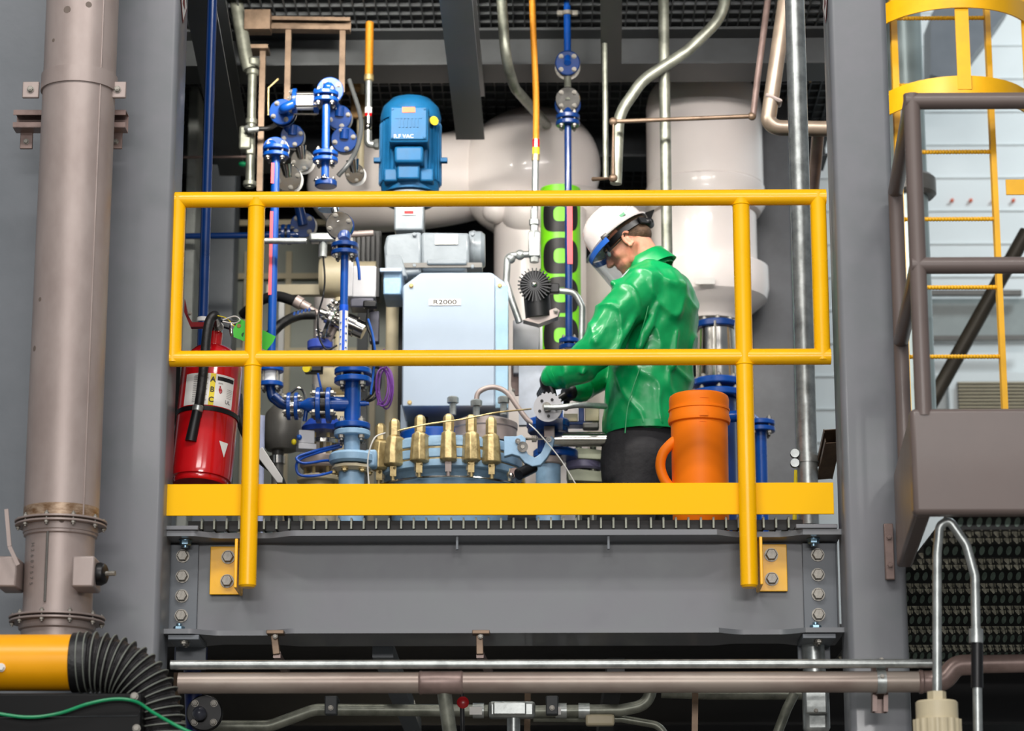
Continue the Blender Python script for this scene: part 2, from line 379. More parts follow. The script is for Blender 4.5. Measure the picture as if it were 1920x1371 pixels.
for px, ys in ((343, (1043, 1081, 1118, 1155)), (1533, (1041, 1078, 1115, 1153))):
    for k, y in enumerate(ys): bolt(bw, P(px-(k if px < 900 else -k*.5), y, 8.678), (0, -1, 0), .021, BLT, .2)
for px, y, dz in ((348, 1008, -1), (1525, 1007, -1), (336, 1172, 1), (1529, 1170, 1)):
    z = zt-.013 if dz < 0 else zb+.003
    q = P(px, y, 8.62); bolt(bw, (q.x, 8.62, z), (0, 0, dz), .021, BBT, .9)
for px in (857, 1141):                                # small drip lugs below the flange edge
    q = P(px, 1015, 8.56); obj('drip_lug', MB().box((q.x, 8.575, zt-.03), .007, .02, .05), GR2, bw)
# deck grating (bearing bars end on) and its banding plate
mb = MB(); gx0 = P(378, 985, 8.57).x; gx1 = P(1479, 985, 8.57).x
mb2 = MB(); nb = 48
for k in range(nb):
    x = gx0+(gx1-gx0)*k/(nb-1); mb.box((x, 9.75, ZD-.017), .006, 2.36, .036)
for k in range(24): mb.cyl((gx0-.05, 8.66+k*.1, ZD-.002), (gx1+.05, 8.66+k*.1, ZD-.002), .004, seg=6)
g = solo('floor_grating', mb, GA2, 'open steel bar grating forming the walkway behind the yellow toe plate', 'grating')
obj('support_angle', MB().box(((gx0+gx1)/2, 8.615, ZD-.018), gx1-gx0+.1, .008, .034), BLK, g)
# upper level: grating, cross beams, long beams, added dark sheet above
ZU = 5.95
mb = MB()
for k in range(80): mb.box((-2.6+k*.05, 12.5, ZU+.018), .006, 5.4, .036)
for k in range(54): mb.box((-.6, 9.85+k*.1, ZU+.018), 4.0, .012, .030)
t = solo('ceiling_grating', mb, DGR, 'dark open bar grating of the floor above, seen from beneath', 'grating'); t['kind'] = 'structure'; del t['category']
struct('ceiling_light_block', MB().box((-.6, 12.5, ZU+.3), 4.2, 6.2, .05), BLK)  # added dark sheet, keeps light from showing through the grating
def ibeam_x(name, yc, z0, z1, x0, x1, m, fw=.24):
    mb = MB().box(((x0+x1)/2, yc, (z0+z1)/2), x1-x0, .012, z1-z0-.024)
    for z in (z0+.006, z1-.006): mb.box(((x0+x1)/2, yc, z), x1-x0, fw, .012)
    return struct(name, mb, m)
ibeam_x('beam_upper_front', 11.32, 5.776, 5.95, -2.6, 1.38, DGR)  # dark steel colour stands in for the shade on these upper beams
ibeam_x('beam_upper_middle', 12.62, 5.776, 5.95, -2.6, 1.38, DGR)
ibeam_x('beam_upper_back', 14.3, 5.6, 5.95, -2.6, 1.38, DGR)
def ibeam_y(name, pxa, pya, pxb, pyb, z0, h, m, fw):
    def at(px, py):
        lo, hi = 8.0, 16.0
        for _ in range(40):
            mid = (lo+hi)/2
            if P(px, py, mid).z < z0: lo = mid
            else: hi = mid
        return P(px, py, lo)
    a, b = at(pxa, pya), at(pxb, pyb)
    mb = MB().bar(a+Vector((0, 0, h/2)), b+Vector((0, 0, h/2)), .012, h-.03, X3)
    for dz in (.006, h-.006): mb.bar(a+Vector((0, 0, dz)), b+Vector((0, 0, dz)), fw, .012, X3)
    return struct(name, mb, m)
ibeam_y('beam_long_middle', 850, -40, 882, 262, 5.55, .22, GRY, .13)
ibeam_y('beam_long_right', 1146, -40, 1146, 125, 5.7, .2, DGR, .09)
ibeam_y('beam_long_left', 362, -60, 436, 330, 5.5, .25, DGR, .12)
# grey columns and panels deeper inside
def pcol(name, px0, px1, pyref, Y, d, m, z0=None, z1=8, lab=None):
    a, b = P(px0, pyref, Y).x, P(px1, pyref, Y).x
    o = struct(name, hss(a, b, Y, d, ZD if z0 is None else z0, z1, .008), m)
    if lab: o['label'] = lab
    return o
pcol('column_inner_right', 1410, 1489, 650, 12.2, .25, mat('dark_grey_paint', (96, 98, 102), .5), lab='dark grey inner column behind the galvanised conduit')  # the column's own dark grey
pcol('column_inner_left', 372, 438, 500, 12.6, .2, GR2, lab='grey inner column behind the blue pipe beside the extinguisher')
pcol('column_inner_edge', 352, 371, 250, 12.0, .2, mat('pale_grey_paint', (150, 154, 150), .5))
a, b = P(436, 500, 13.6), P(735, 500, 13.6)
struct('wall_partition', MB().box(((a.x+b.x)/2, 13.6, (ZD+5.7)/2), b.x-a.x, .06, 5.7-ZD), mat('grey_green_panel', (150, 156, 148), .5, var=.05, scale=3))
mb = MB()
for px in (462, 540, 612, 700):
    q = P(px, 600, 13.55); mb.box((q.x, 13.54, (ZD+5.6)/2), .03, .03, 5.6-ZD)
for py in (420, 520, 660): q = P(580, py, 13.55); mb.box(((a.x+b.x)/2, 13.53, q.z), b.x-a.x, .02, .03)
struct('trim_2', mb, CRM)
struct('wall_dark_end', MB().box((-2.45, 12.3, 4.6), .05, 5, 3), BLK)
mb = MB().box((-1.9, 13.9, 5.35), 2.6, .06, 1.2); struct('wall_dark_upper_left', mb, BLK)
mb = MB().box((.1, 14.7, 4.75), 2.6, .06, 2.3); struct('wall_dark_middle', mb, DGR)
# beneath the deck
struct('beam_lower', MB().box((0, 12.0, ZD-.18), 5, .012, .25).box((0, 12.0, ZD-.3), 5, .18, .012), BLK)
struct('wall_lower_back', MB().box((0, 15.3, 1.55), 6, .06, 3.1), BLK)
a, b = P(712, 1203, 9.2), P(756, 1245, 10.4)
tag(obj('beam_brace_left', MB().bar((a.x+.03, 8.9, zb-.02), (b.x, 11.2, zb-.02), .07, .05, X3), GR2), kind='structure')
a = P(1148, 1225, 9.6); tag(obj('beam_brace_middle', MB().box((a.x, 10.2, zb-.05), .06, 2.2, .06), DGR), kind='structure')

# ================================================================== yellow railing
YR = 8.5; rr = M(15.3, YR)
t = thing('safety_railing', 'yellow tubular safety railing with flat toe plate bolted to the front beam', 'railing', P(940, 1103, YR))
zt_ = P(930, 372.5, YR).z; zm_ = P(930, 671, YR).z
xa = P(329, 530, YR).x; xb = P(1538, 530, YR).x
obj('top_rail', MB().cyl((xa-rr, YR, zt_), (xb+rr, YR, zt_), rr, seg=32), YEL, t)
obj('mid_rail', MB().cyl((xa-rr, YR, zm_), (xb+rr, YR, zm_), rr, seg=32), YEL, t)
for x in (xa, xb): obj('end_post', MB().cyl((x, YR, zm_-rr*.5), (x, YR, zt_+rr*.5), rr, seg=32), YEL, t)
rp = M(16.3, YR)
for px in (464, 1405):
    q, p = V(px, 374, 1102, YR)
    po = obj('post', MB().lathe(p, Z3, [(0, rp*.8), (rp*.25, rp), (q.z-p.z, rp)], 32), YEL, t)
    for z in (zt_, zm_): obj('weld_bead', MB().lathe((p.x, YR, z-rr*1.02), (0, 0, 1), [(-.003, rp), (0, rp+.0025), (.003, rp)], 32), YEL, po)
ta, tb = P(303, 937, 8.534), P(1563, 934, 8.534); th = M(59.5, 8.534)
obj('toe_plate', MB().box(((ta.x+tb.x)/2, 8.534, P(930, 936.5, 8.534).z), tb.x-ta.x, .008, th), TOE, t, bevel=.0015)
for a, b, sg in ((395, 452, 1), (1419, 1477, -1)):
    y0, y1 = (1025, 1115) if sg > 0 else (1021, 1109)
    p, q = P(a, y0, 8.672), P(b, y1, 8.672)
    xx = q.x if sg > 0 else p.x
    mb = MB().box(((p.x+q.x)/2, 8.676, (p.z+q.z)/2), q.x-p.x, .010, p.z-q.z)
    mb.box((xx, 8.59, (p.z+q.z)/2-.004), .01, .17, p.z-q.z)
    br = obj('mounting_bracket', mb, YEL, t, bevel=.002)
    for bx, by in (((428, 1045), (426, 1090)) if sg > 0 else ((1446, 1041), (1447, 1086))): bolt(br, P(bx, by, 8.669), (0, -1, 0), .0215, BLT, .1)

# ================================================================== left stainless duct
YD = 8.12; R0 = M(69.5, YD)
top, bot = V(104, -700, 1235, YD); cx = bot.x
def zz(py, Y=YD): return P(110, py, Y).z
t = thing('stainless_duct', 'tall scuffed stainless duct running up the left column', 'duct', bot)
d = obj('pipe', MB().cyl((cx, YD, zz(995)), (cx, YD, top.z), R0, seg=64), SST, t)
obj('heat_tint', MB().lathe((cx, YD, zz(988)), Z3, [(0, R0+.0004), (zz(955)-zz(988), R0+.0004)], 64, cap=False), mat('heat_tinted_steel', (168, 146, 124), .4, .3, scale=26, rgb2=(104, 74, 46), aniso=(1, 1, 2.5)), d)
for sx_, sy_, sr in ((128, 22, .012), (168, 12, .010), (100, 75, .006), (118, 978, .008), (74, 560, .007), (62, 650, .009)):
    an = math.asin(max(-.95, min(.95, (P(sx_, sy_, YD-R0*.8).x-cx)/R0))); pp = Vector((cx+math.sin(an)*R0, YD-math.cos(an)*R0, P(sx_, sy_, YD-R0*.8).z)); obj('scuff', MB().disc(pp, (math.sin(an), -math.cos(an), 0), sr, .0008), mat('grime', (112, 100, 92), .7) if 'grime' not in bpy.data.materials else bpy.data.materials['grime'], d)
obj('weld_seam', MB().cyl((cx+R0*.71, YD-R0*.71, zz(975)), (cx+R0*.71, YD-R0*.71, top.z), .003, seg=8), SST, d)
R1 = M(63.5, YD)
lo = obj('spool', MB().lathe((cx, YD, zz(1180)), Z3, [(0, R1*1.1), (.03, R1*1.1), (.034, R1*1.04), (.06, R1), (zz(1010)-zz(1180), R1), (zz(1010)-zz(1180)+.004, R1*1.06), (zz(985)-zz(1180), R1*1.06)], 64), SST, t)
obj('weld_seam', MB().cyl((cx-.02, YD-R1-.001, zz(1138)), (cx-.02, YD-R1-.001, zz(1008)), .004, seg=8), DCS, lo)
obj('pipe', MB().cyl((cx, YD, zz(1260)), (cx, YD, zz(1172)), R1*1.02, seg=64), SST, t, label='polished lower end of the duct')
for py, rpx in ((984, 85), (1164, 88)):
    z = zz(py); mb = MB()
    f = obj('flange', MB().disc((cx, YD, z+.006), Z3, M(rpx, YD), .006, seg=64), SST, t)
    obj('flange', MB().disc((cx, YD, z-.006), Z3, M(rpx-1, YD), .006, seg=64), SST, t)
    for p in ring_pts((cx, YD, z), Z3, M(rpx-7, YD), 10, .15): stud(f, p, Z3, .009, .008)
    obj('weld_ring', MB().lathe((cx, YD, z-.035), Z3, [(0, R1*1.02), (.005, R1*1.09), (.02, R1*1.09), (.026, R1)], 64), SST, t)
qa = P(62, 1075, 7.99)
obj('stamped_number', MB().add([(0, 0, 0)], []), DCS, lo) if False else None
def wraptext(s, ang, z, h, m, par, R, nm):            # characters stacked down the curved face
    for k, ch in enumerate(s):
        zc = z-k*h*.82; c = Vector((cx+math.sin(ang)*(R+.001), YD-math.cos(ang)*(R+.001), zc))
        tx = Vector((math.cos(ang), math.sin(ang), 0)); text(nm, ch, c, -Z3, tx, h, m, par, .0006, wscale=.8)
wraptext('H2607575', -.70, zz(1030), .021, DCS, lo, R1, 'stamped_number')
for px, sg in ((20, -1), (162, 1)):
    c = P(px, 1078, 8.0 if sg > 0 else 8.06)
    b = obj('lug_box', MB().box(c, .068 if sg > 0 else .06, .13, .095), SST, t, bevel=.006)
    if sg > 0:
        k = obj('plug', MB().lathe(c+Vector((.034, -.01, 0)), (1, -.25, 0), [(0, .034), (.012, .036), (.026, .03), (.03, .022)], 16), BPL, b)
        obj('plug_stem', MB().cyl(c+Vector((.06, -.018, 0)), c+Vector((.092, -.026, 0)), .008, seg=8), BLT, b)
q = P(13, 985, 7.96); obj('latch', MB().bar(P(12, 955, 7.96), P(18, 1025, 7.96), .012, .006, X3).bar(P(18, 1025, 7.96), P(34, 1060, 7.96), .012, .006, X3), SST, t)
# clamp and strut
t2 = thing('duct_clamp', 'curved stainless band clamp around the tall duct', 'clamp', P(147, 150, YD))
cz = zz(160); cxx = cx
obj('band', MB().lathe((cx, YD, cz-.027), Z3, [(0, R0+.0005), (0, R0+.006), (.054, R0+.006), (.054, R0+.0005)], 64, cap=False), SST, t2)
for px in (58, 221):
    c = P(px, 169, 8.10); e = obj('clamp_ear', MB().box(c, M(32, YD), .012, M(33, YD)), SST, t2, bevel=.003); bolt(e, c+Vector((0, -.007, 0)), FRONT, .011, BLT, .6)
c1, c2 = P(28, 228, 8.27), P(238, 228, 8.27)
def strut(mb, p0, p1, s, up):                         # C channel: back and two lipped sides
    p0, p1 = Vector(p0), Vector(p1); a = (p1-p0).normalized(); up = Vector(up); sd = a.cross(up).normalized()
    mb.bar(p0-up*s/2, p1-up*s/2, s, .003, sd)
    for g_ in (-1, 1):
        mb.bar(p0+sd*g_*s/2, p1+sd*g_*s/2, .003, s, sd); mb.bar(p0+sd*g_*s*.36+up*s/2, p1+sd*g_*s*.36+up*s/2, s*.28, .003, sd)
    return mb
t3 = thing('strut_bracket', 'dull brown channel bracket bolted to the column behind the tall duct', 'bracket', c1)
obj('channel', strut(MB(), c1, c2, .058, (0, -1, 0)), BRN, t3)
for px in (50, 218):
    c = P(px, 260, 8.30); f = obj('foot', MB().box(c, M(24, 8.3), .01, M(42, 8.3)), BRN, t3, bevel=.002); bolt(f, c+Vector((0, -.006, -.012)), FRONT, .009, BLT, .3)

# ================================================================== bottom left: yellow duct, bellows hose, black machine, green cable
YB = 7.75; cy = P(70, 1244, YB).z; ry = M(53, YB, 1244)
t = solo('yellow_duct', MB().lathe(P(-500, 1244, YB), X3, [(0, ry), (P(140, 1244, YB).x-P(-500, 1244, YB).x, ry)], 64), mat('orange_yellow_paint', (250, 172, 8), .34, var=.03), 'wide yellow duct crossing the bottom left corner into a black hose', 'duct')
bolt(t, P(2, 1252, YB-ry*.98), FRONT, .012, PAP, .2)
hp = smooth_path([P(137, 1243, YB), P(190, 1243, YB), P(238, 1258, YB), P(272, 1292, YB), P(292, 1340, YB), P(300, 1420, YB)], 24)
mb = MB()
L = [0]
for i in range(1, len(hp)): L.append(L[-1]+(hp[i]-hp[i-1]).length)
tot = L[-1]; pts = []; n = 420
for k in range(n+1):
    s_ = tot*k/n; i = max(1, next((j for j in range(1, len(L)) if L[j] >= s_), len(L)-1)); f_ = (s_-L[i-1])/max(1e-9, L[i]-L[i-1]); pts.append(hp[i-1].lerp(hp[i], f_))
nr = 21
mb.tube(pts, ry, 48, r_of=lambda u: ry*(1.02 if u < .035 else (.93+.16*max(0, math.cos(2*PI*nr*u))**4+.02*math.sin(u*300)))*(1-.12*u))
h = solo('bellows_hose', mb, mat('black_fabric_hose', (40, 38, 40), .5, var=.25, bump=.6, bscale=40), 'black ribbed fabric hose bending down from the yellow duct', 'hose', ang=80)
a_, u_, v_ = ortho(X3)
obj('hose_cuff', MB().lathe(P(137, 1243, YB), X3, [(-.002, ry*1.03), (0, ry*1.06), (.045, ry*1.06), (.05, ry*1.03)], 48), RUB, h)
mb = MB(); idx = [int(n*(k/nr)) for k in range(1, nr+1)]
for i in idx:
    i = min(i, n-1); d = (pts[i+1]-pts[i-1]).normalized(); _, uu, vv = ortho(d); rr_ = ry*(1.09+.0)*(1-.12*i/n)
    mb.tube([pts[i]+(uu*math.cos(2*PI*k/32)+vv*math.sin(2*PI*k/32))*rr_ for k in range(33)], .0022, 6, cap=False)
obj('wire_hoop', mb, mat('grey_hose_ribs', (120, 124, 116), .5), h)
a, b = P(-420, 1300, 7.6), P(262, 1420, 7.6)
m_ = obj('machine_housing', MB().box(((a.x+b.x)/2, 7.78, (a.z+b.z)/2-.05), b.x-a.x, .34, a.z-b.z+.1), mat('black_machine_paint', (7, 7, 8), .4, spec=.15), None, bevel=.006)
tag(m_, 'black machine housing below the yellow duct at the bottom left', 'machine')
for bx, by in ((252, 1306), (256, 1366)): bolt(m_, P(bx, by, 7.61), FRONT, .011, BLT, .2)
obj('cover_plate', MB().prism([P(-40, 1345, 7.612), P(258, 1341, 7.612), P(263, 1334, 7.612), P(263, 1334, 7.606), P(258, 1343, 7.606), P(-40, 1347, 7.606)], (0, .004, 0)), DGR, m_)
solo('ground_cable', MB().tube(smooth_path([P(-120, 1330, 7.59), P(-30, 1335, 7.59), P(50, 1345, 7.585), P(110, 1338, 7.585), P(165, 1320, 7.58), P(215, 1311, 7.58), P(255, 1316, 7.57), P(290, 1338, 7.5), P(345, 1368, 7.45), P(420, 1400, 7.45)], 10), M(3, 7.6), 8), GRC, 'thin green earth cable looping over the black machine housing', 'cable')

# ================================================================== front horizontal pipes
YP = 8.2
mainp = thing('process_pipe', 'thick brownish horizontal pipe crossing below the front beam', 'pipe', P(1000, 1280, YP))
r_ = M(20, YP, 1280)
def H(px, py, Y=YP): return P(px, py, Y)
zc = H(960, 1280).z
def hx(px): return Vector((P(px, 1280, YP).x, YP, zc))
obj('pipe', MB().cyl(hx(335), hx(1722), r_, seg=40), mat('pipe_brown_grey', (160, 148, 138), .36, .35, var=.12, scale=7, rgb2=(132, 116, 108), aniso=(.4, 1, 1)), mainp)
for c in (826,):
    obj('coupling', MB().lathe(hx(785), X3, [(0, r_*1.02), (.006, r_*1.13), (.012, r_*1.08), (.125, r_*1.08), (.131, r_*1.13), (.137, r_*1.02)], 40), BRN, mainp)
obj('branch_pipe', MB().tube([hx(832)+Vector((0, .01, -.02)), P(850, 1420, YP+.05)], M(13, YP), 20), GA2, mainp)
obj('coupling', MB().lathe(hx(1722), X3, [(0, r_*1.0), (.004, r_*1.14), (.012, r_*1.14), (.016, r_*1.04), (.036, r_*1.04), (.04, r_*1.1), (.046, r_)], 40), BRN, mainp)
obj('elbow', MB().tube([hx(1735), hx(1762)+Vector((.01, 0, 0)), P(1792, 1248, YP), P(1835, 1246, YP)], r_*.98, 28, .05), BRN, mainp)
obj('pipe', MB().cyl(P(1818, 1246, YP), P(1980, 1243, YP), r_*.86, seg=32), BRN, mainp)
zc2 = H(960, 1247.5).z; r2 = M(8.6, YP, 1247)
tp = solo('conduit_run', MB().cyl((P(320, 1247, YP-.02).x, YP-.02, zc2), (P(1748, 1247, YP-.02).x, YP-.02, zc2), r2, seg=28), GAL, 'bright thin galvanised conduit directly above the thick horizontal pipe', 'conduit')
t = thing('pipe_support', 'short channel with strut clamps holding both horizontal pipes at the right column', 'support', P(1648, 1330, YP+.05))
mb = strut(MB(), P(1649, 1240, YP+.06), P(1649, 1336, YP+.06), .045, (0, -1, 0)); obj('channel', mb, BRN, t)
for py, rad, wpx in ((1247.5, r2, 15), (1280, r_, 15)):
    c = Vector((P(1652, py, YP).x, YP, zc2 if py < 1260 else zc))
    cl_ = obj('clamp', MB().lathe(c-X3*.014, X3, [(0, rad+.001), (0, rad+.004), (.028, rad+.004), (.028, rad+.001)], 32, cap=False), GAL, t)
    bolt(cl_, c+Vector((0, -rad-.003, .012)), FRONT, .007, BLT, .8)
# second row of conduit beneath
YC = 9.6
t = thing('lower_conduit', 'galvanised conduit with offset bends running under the thick horizontal pipe', 'conduit', P(880, 1335, YC))
pipe(t, [P(320, 1362, YC), P(505, 1362, YC), P(590, 1331, YC), P(915, 1333, YC)], M(11, YC), GA2, .12)
pipe(t, [P(1000, 1334, YC), P(1165, 1332, YC), P(1215, 1322, YC), P(1225, 1270, YC)], M(11, YC), GA2, .09)
jb = obj('junction_box', MB().box(P(960, 1332, YC), M(85, YC), .07, M(30, YC)), GAL, t, bevel=.012)
obj('box_cover', MB().box(P(956, 1331, YC)+Vector((0, -.04, 0)), M(60, YC), .01, M(24, YC)), GAL, jb, bevel=.008)
obj('box_outlet', MB().cyl(P(963, 1345, YC), P(963, 1385, YC), M(12, YC)), GAL, jb)
for px in (897, 1052, 1095): 
    q = P(px, 1333, YC); obj('coupling', MB().cyl(q-X3*.02, q+X3*.02, M(14, YC)), GAL, t)
for px in (892, 1040):
    q = P(px, 1333, YC-M(12, YC)-.006); obj('pipe_marker', MB().box(q, .045, .004, .028), PAP, t); 
for px, lab in ((622, 'small channel clamp on the lower conduit left of the thick coupling'), (1035, 'small channel clamp on the lower conduit beside the junction box')):
    q = P(px, 1325, YC-.02); k = solo('conduit_clamp', MB().box(q+Vector((0, -.02, .0)), M(22, YC), .05, M(34, YC)).box(P(px, 1312, YC)+Vector((0, .02, 0)), M(24, YC), .09, M(9, YC)), DGR, lab, 'clamp', bevel=.004)
    bolt(k, q+Vector((0, -.045, -.01)), FRONT, .009, BLT, .3)
t = thing('flex_conduit', 'pale conduit with oval fitting low under the deck beside the junction box', 'conduit', P(1150, 1352, YC+.05))
pipe(t, [P(1000, 1347, YC+.05), P(1165, 1348, YC+.05), P(1235, 1360, YC+.05), P(1262, 1400, YC+.05)], M(7, YC), GA2, .06)
obj('access_fitting', MB().box(P(1125, 1351, YC), M(52, YC), .05, M(20, YC)), CRM, t, bevel=.008)
solo('conduit_lower_right', MB().tube([P(1240, 1300, 10.2), P(1330, 1303, 10.2), P(1510, 1303, 10.2)], M(9, 10.2), 20), GA2, 'grey conduit half hidden behind the thick pipe near the right column', 'conduit')
solo('bent_conduit', MB().tube([P(1490, 1300, 10.1), P(1475, 1330, 10.1), P(1452, 1390, 10.1)], M(9, 10.1), 16, .05), GA2, 'short olive conduit elbow dropping left of the oval conduit body', 'conduit')
t = thing('conduit_box', 'vertical conduit body with oval cover below the right end of the beam', 'conduit', P(1526, 1371, 8.75))
obj('pipe', MB().cyl(P(1524, 1205, 8.72), P(1527, 1262, 8.72), M(21, 8.7)), GAL, t)
q = P(1530, 1330, 8.75); obj('body', MB().box(q, M(48, 8.7), .07, M(90, 8.7)), GAL, t, bevel=.018)
obj('cover', MB().box(P(1530, 1312, 8.70), M(40, 8.7), .012, M(52, 8.7)), GAL, t, bevel=.012)
bolt(t, P(1530, 1333, 8.69), FRONT, .007, BLT, .1)
# channels hanging from the bottom flange
for px, py, pxe, lab in ((514, 1186, 519, 'bronze coloured channel hanger under the left part of the beam'), (899, 1186, 900, 'bronze coloured channel hanger under the middle of the beam')):
    a, b = P(px, 1186, 8.56), P(pxe, 1228, 8.56)
    t = thing('channel_hanger', lab, 'hanger', b)
    obj('clip', MB().box(P(px+3, 1187, 8.54), M(32, 8.54), .05, M(7, 8.54)), BRZ, t, bevel=.002)
    obj('channel', MB().bar(a, b, M(13, 8.56), .03, X3), BRZ, t, bevel=.002)
    obj('brace', MB().bar(b, P(pxe+18, 1262, 9.1), M(13, 8.6), .02, X3), BRN, t)
    bolt(t, P(px+2, 1193, 8.53), FRONT, .008, BLT, .3)
for px in (330, 988, 1302):
    solo('hanger_rod', MB().bar(P(px+2, 1262, 9.9), P(px, 1400, 9.9), M(11, 9.9), .02, X3), BRZ, {330: 'thin bronze strip hanging behind the bellows hose', 988: 'thin bronze strip hanging below the pipe beside the junction box', 1302: 'thin bronze strip hanging under the pipe right of centre'}[px], 'hanger')
# blue valve at lower left
t = thing('lower_valve', 'dark navy flanged valve with round cap below the left end of the beam', 'valve', P(375, 1371, 9.2))
obj('bonnet', MB().disc(P(358, 1228, 9.2), Z3, M(30, 9.2), .07), NVY, t)
face_disc(t, P(384, 1338, 9.2), FRONT, M(33, 9.2), .03, BPL, 4)
obj('cap', MB().ell(P(374, 1338, 9.15), M(13, 9.2), .03, M(13, 9.2)), mat('slate_cap', (70, 72, 82), .3), t)
obj('pipe', MB().cyl(P(360, 1240, 9.2), P(366, 1400, 9.25), M(16, 9.2)), NVY, t)
t = thing('valve_stack', 'red knobbed small valve below the coupling of the thick pipe', 'valve', P(868, 1330, 9.2))
obj('handle', MB().lathe(P(868, 1318, 9.2), FRONT, [(0, .018), (.008, .021), (.014, .012)], 20), ORD, t)
obj('stem', MB().cyl(P(866, 1300, 9.2), P(868, 1400, 9.2), .008), BLK, t)
# ================================================================== right side: taupe platform frame, walkway, ladder, wall
YF, YK = 7.5, 8.38
ra, rb = M(16, YF), M(17, YF)
t = thing('platform_frame', 'taupe painted platform corner with tube railing beside the right column', 'platform', P(1790, 970, YF))
p1 = P(1717, 190, YF); zt2 = p1.z; xv = P(1722, 520, YF).x; zmid = P(1800, 498, YF).z
bz1 = P(1800, 768, YF).z; bz0 = P(1800, 966, YF).z
kx = P(1679, 360, YK).x
obj('post', MB().cyl((xv, YF, bz1-.02), (xv, YF, zt2+ra*.8), ra, seg=32), BRP, t)
obj('post', MB().cyl((kx, YK, bz1-.1), (kx, YK, zt2), ra*.98, seg=32), BRP, t)
for z, nm in ((zt2, 'top_rail'), (zmid, 'mid_rail')):
    r = obj(nm, MB().cyl((xv-ra*.8, YF, z), (xv+1.4, YF, z), ra, seg=32), BRP, t)
    obj(nm, MB().cyl((xv, YF, z), (kx, YK, z), ra, seg=32), BRP, t)
xb0 = P(1712, 960, YF).x; dxy = Vector((kx-xv, YK-YF, 0))
def rbox(x0, x1, y0, y1, z0, z1): return MB().box(((x0+x1)/2, (y0+y1)/2, (z0+z1)/2), x1-x0, y1-y0, z1-z0)
obj('front_channel', rbox(xb0, xb0+1.5, YF-.02, YF+.04, bz0, bz1), BRP, t, bevel=.014)
a = Vector((xb0+.03, YF+.03, (bz0+bz1)/2)); b = a+dxy*.98
obj('side_channel', MB().bar(a, b, .05, bz1-bz0, X3), BRP, t, bevel=.01)
q = P(1667, 1035, YK+.05); bp = obj('bolt_plate', MB().box(q, .03, .02, M(105, YK)), BRN, t, bevel=.003)
for dy in (-.045, .045): bolt(bp, q+Vector((0, -.012, dy)), FRONT, .010, BRN, .6)
# perforated walkway planks running in x, seen from beneath
z0 = bz0+.02; xs0 = xr1+.005
walk = thing('perforated_walkway', 'dark perforated steel planks of the walkway under the taupe platform', 'walkway', (xs0+.7, 9, z0))
PLK = mat('perforated_plank', (34, 36, 35), .5, var=.1); SLT = mat('lit_slot', (130, 150, 138), .45, var=.2, scale=40); TTH = mat('lit_tooth', (236, 234, 214), .4, .1, var=.3, scale=60)  # pale slot and tooth colours stand in for light through the holes
y = 7.62
while y < 10.9:
    mb = MB().box((xs0+.75, y+.235, z0), 1.5, .466, .006).box((xs0+.75, y, z0-.018), 1.5, .006, .045)
    pk = obj('plank', mb, PLK, walk); ms = MB(); mt = MB()
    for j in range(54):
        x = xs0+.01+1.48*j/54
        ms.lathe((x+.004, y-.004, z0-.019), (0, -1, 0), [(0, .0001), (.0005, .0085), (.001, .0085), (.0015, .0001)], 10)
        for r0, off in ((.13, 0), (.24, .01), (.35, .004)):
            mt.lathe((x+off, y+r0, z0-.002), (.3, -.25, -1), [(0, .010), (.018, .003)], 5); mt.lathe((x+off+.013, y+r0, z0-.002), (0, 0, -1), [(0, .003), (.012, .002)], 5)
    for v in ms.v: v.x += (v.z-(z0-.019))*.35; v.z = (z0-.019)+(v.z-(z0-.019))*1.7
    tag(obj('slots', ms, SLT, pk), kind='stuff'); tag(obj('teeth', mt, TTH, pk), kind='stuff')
    y += .475
struct('wall_under_walkway', MB().box((2.6, 11.2, 1.2), 2.6, .06, 2.4), BLK)
# conduits and fitting at lower right
YQ = 7.56
t = thing('looped_conduit', 'grey conduit rising from the beige gland and looping over below the taupe platform', 'conduit', P(1757, 1300, YQ))
pipe(t, [P(1757, 1302, YQ), P(1757, 1040, YQ), P(1762, 985, YQ), P(1780, 976, YQ), P(1812, 1022, YQ), P(1828, 1080, YQ), P(1831, 1240, YQ)], M(8.5, YQ), GAL, .06)
obj('coupling', MB().cyl(P(1830, 1180, YQ), P(1830, 1206, YQ), M(13, YQ)), GAL, t)
pipe(t, [P(1832, 1262, YQ), P(1834, 1420, YQ)], M(8.5, YQ), GAL)
obj('coupling', MB().cyl(P(1832, 1206, YQ), P(1832, 1290, YQ), M(11, YQ)), BPL, t)
t = thing('cable_gland', 'beige plastic threaded gland under the looped conduit', 'fitting', P(1757, 1371, YQ))
g0 = P(1757, 1345, YQ)
obj('hex_neck', MB().lathe(P(1757, 1320, YQ), Z3, [(0, M(17, YQ)), (M(22, YQ), M(17, YQ))], 6), CRM, t)
obj('barrel', MB().lathe(g0, Z3, [(-.01, M(38, YQ)), (M(26, YQ), M(38, YQ)), (M(29, YQ), M(35, YQ))], 40), CRM, t)
mb = MB(); rg = M(44, YQ); gz = P(1757, 1350, YQ)
mb.loft([[gz+Vector((math.cos(2*PI*k/72)*rg*(1 if k % 4 < 2 else .94), math.sin(2*PI*k/72)*rg*(1 if k % 4 < 2 else .94), -dz)) for k in range(72)] for dz in (0, .12)])
obj('grip_ring', mb, CRM, t)
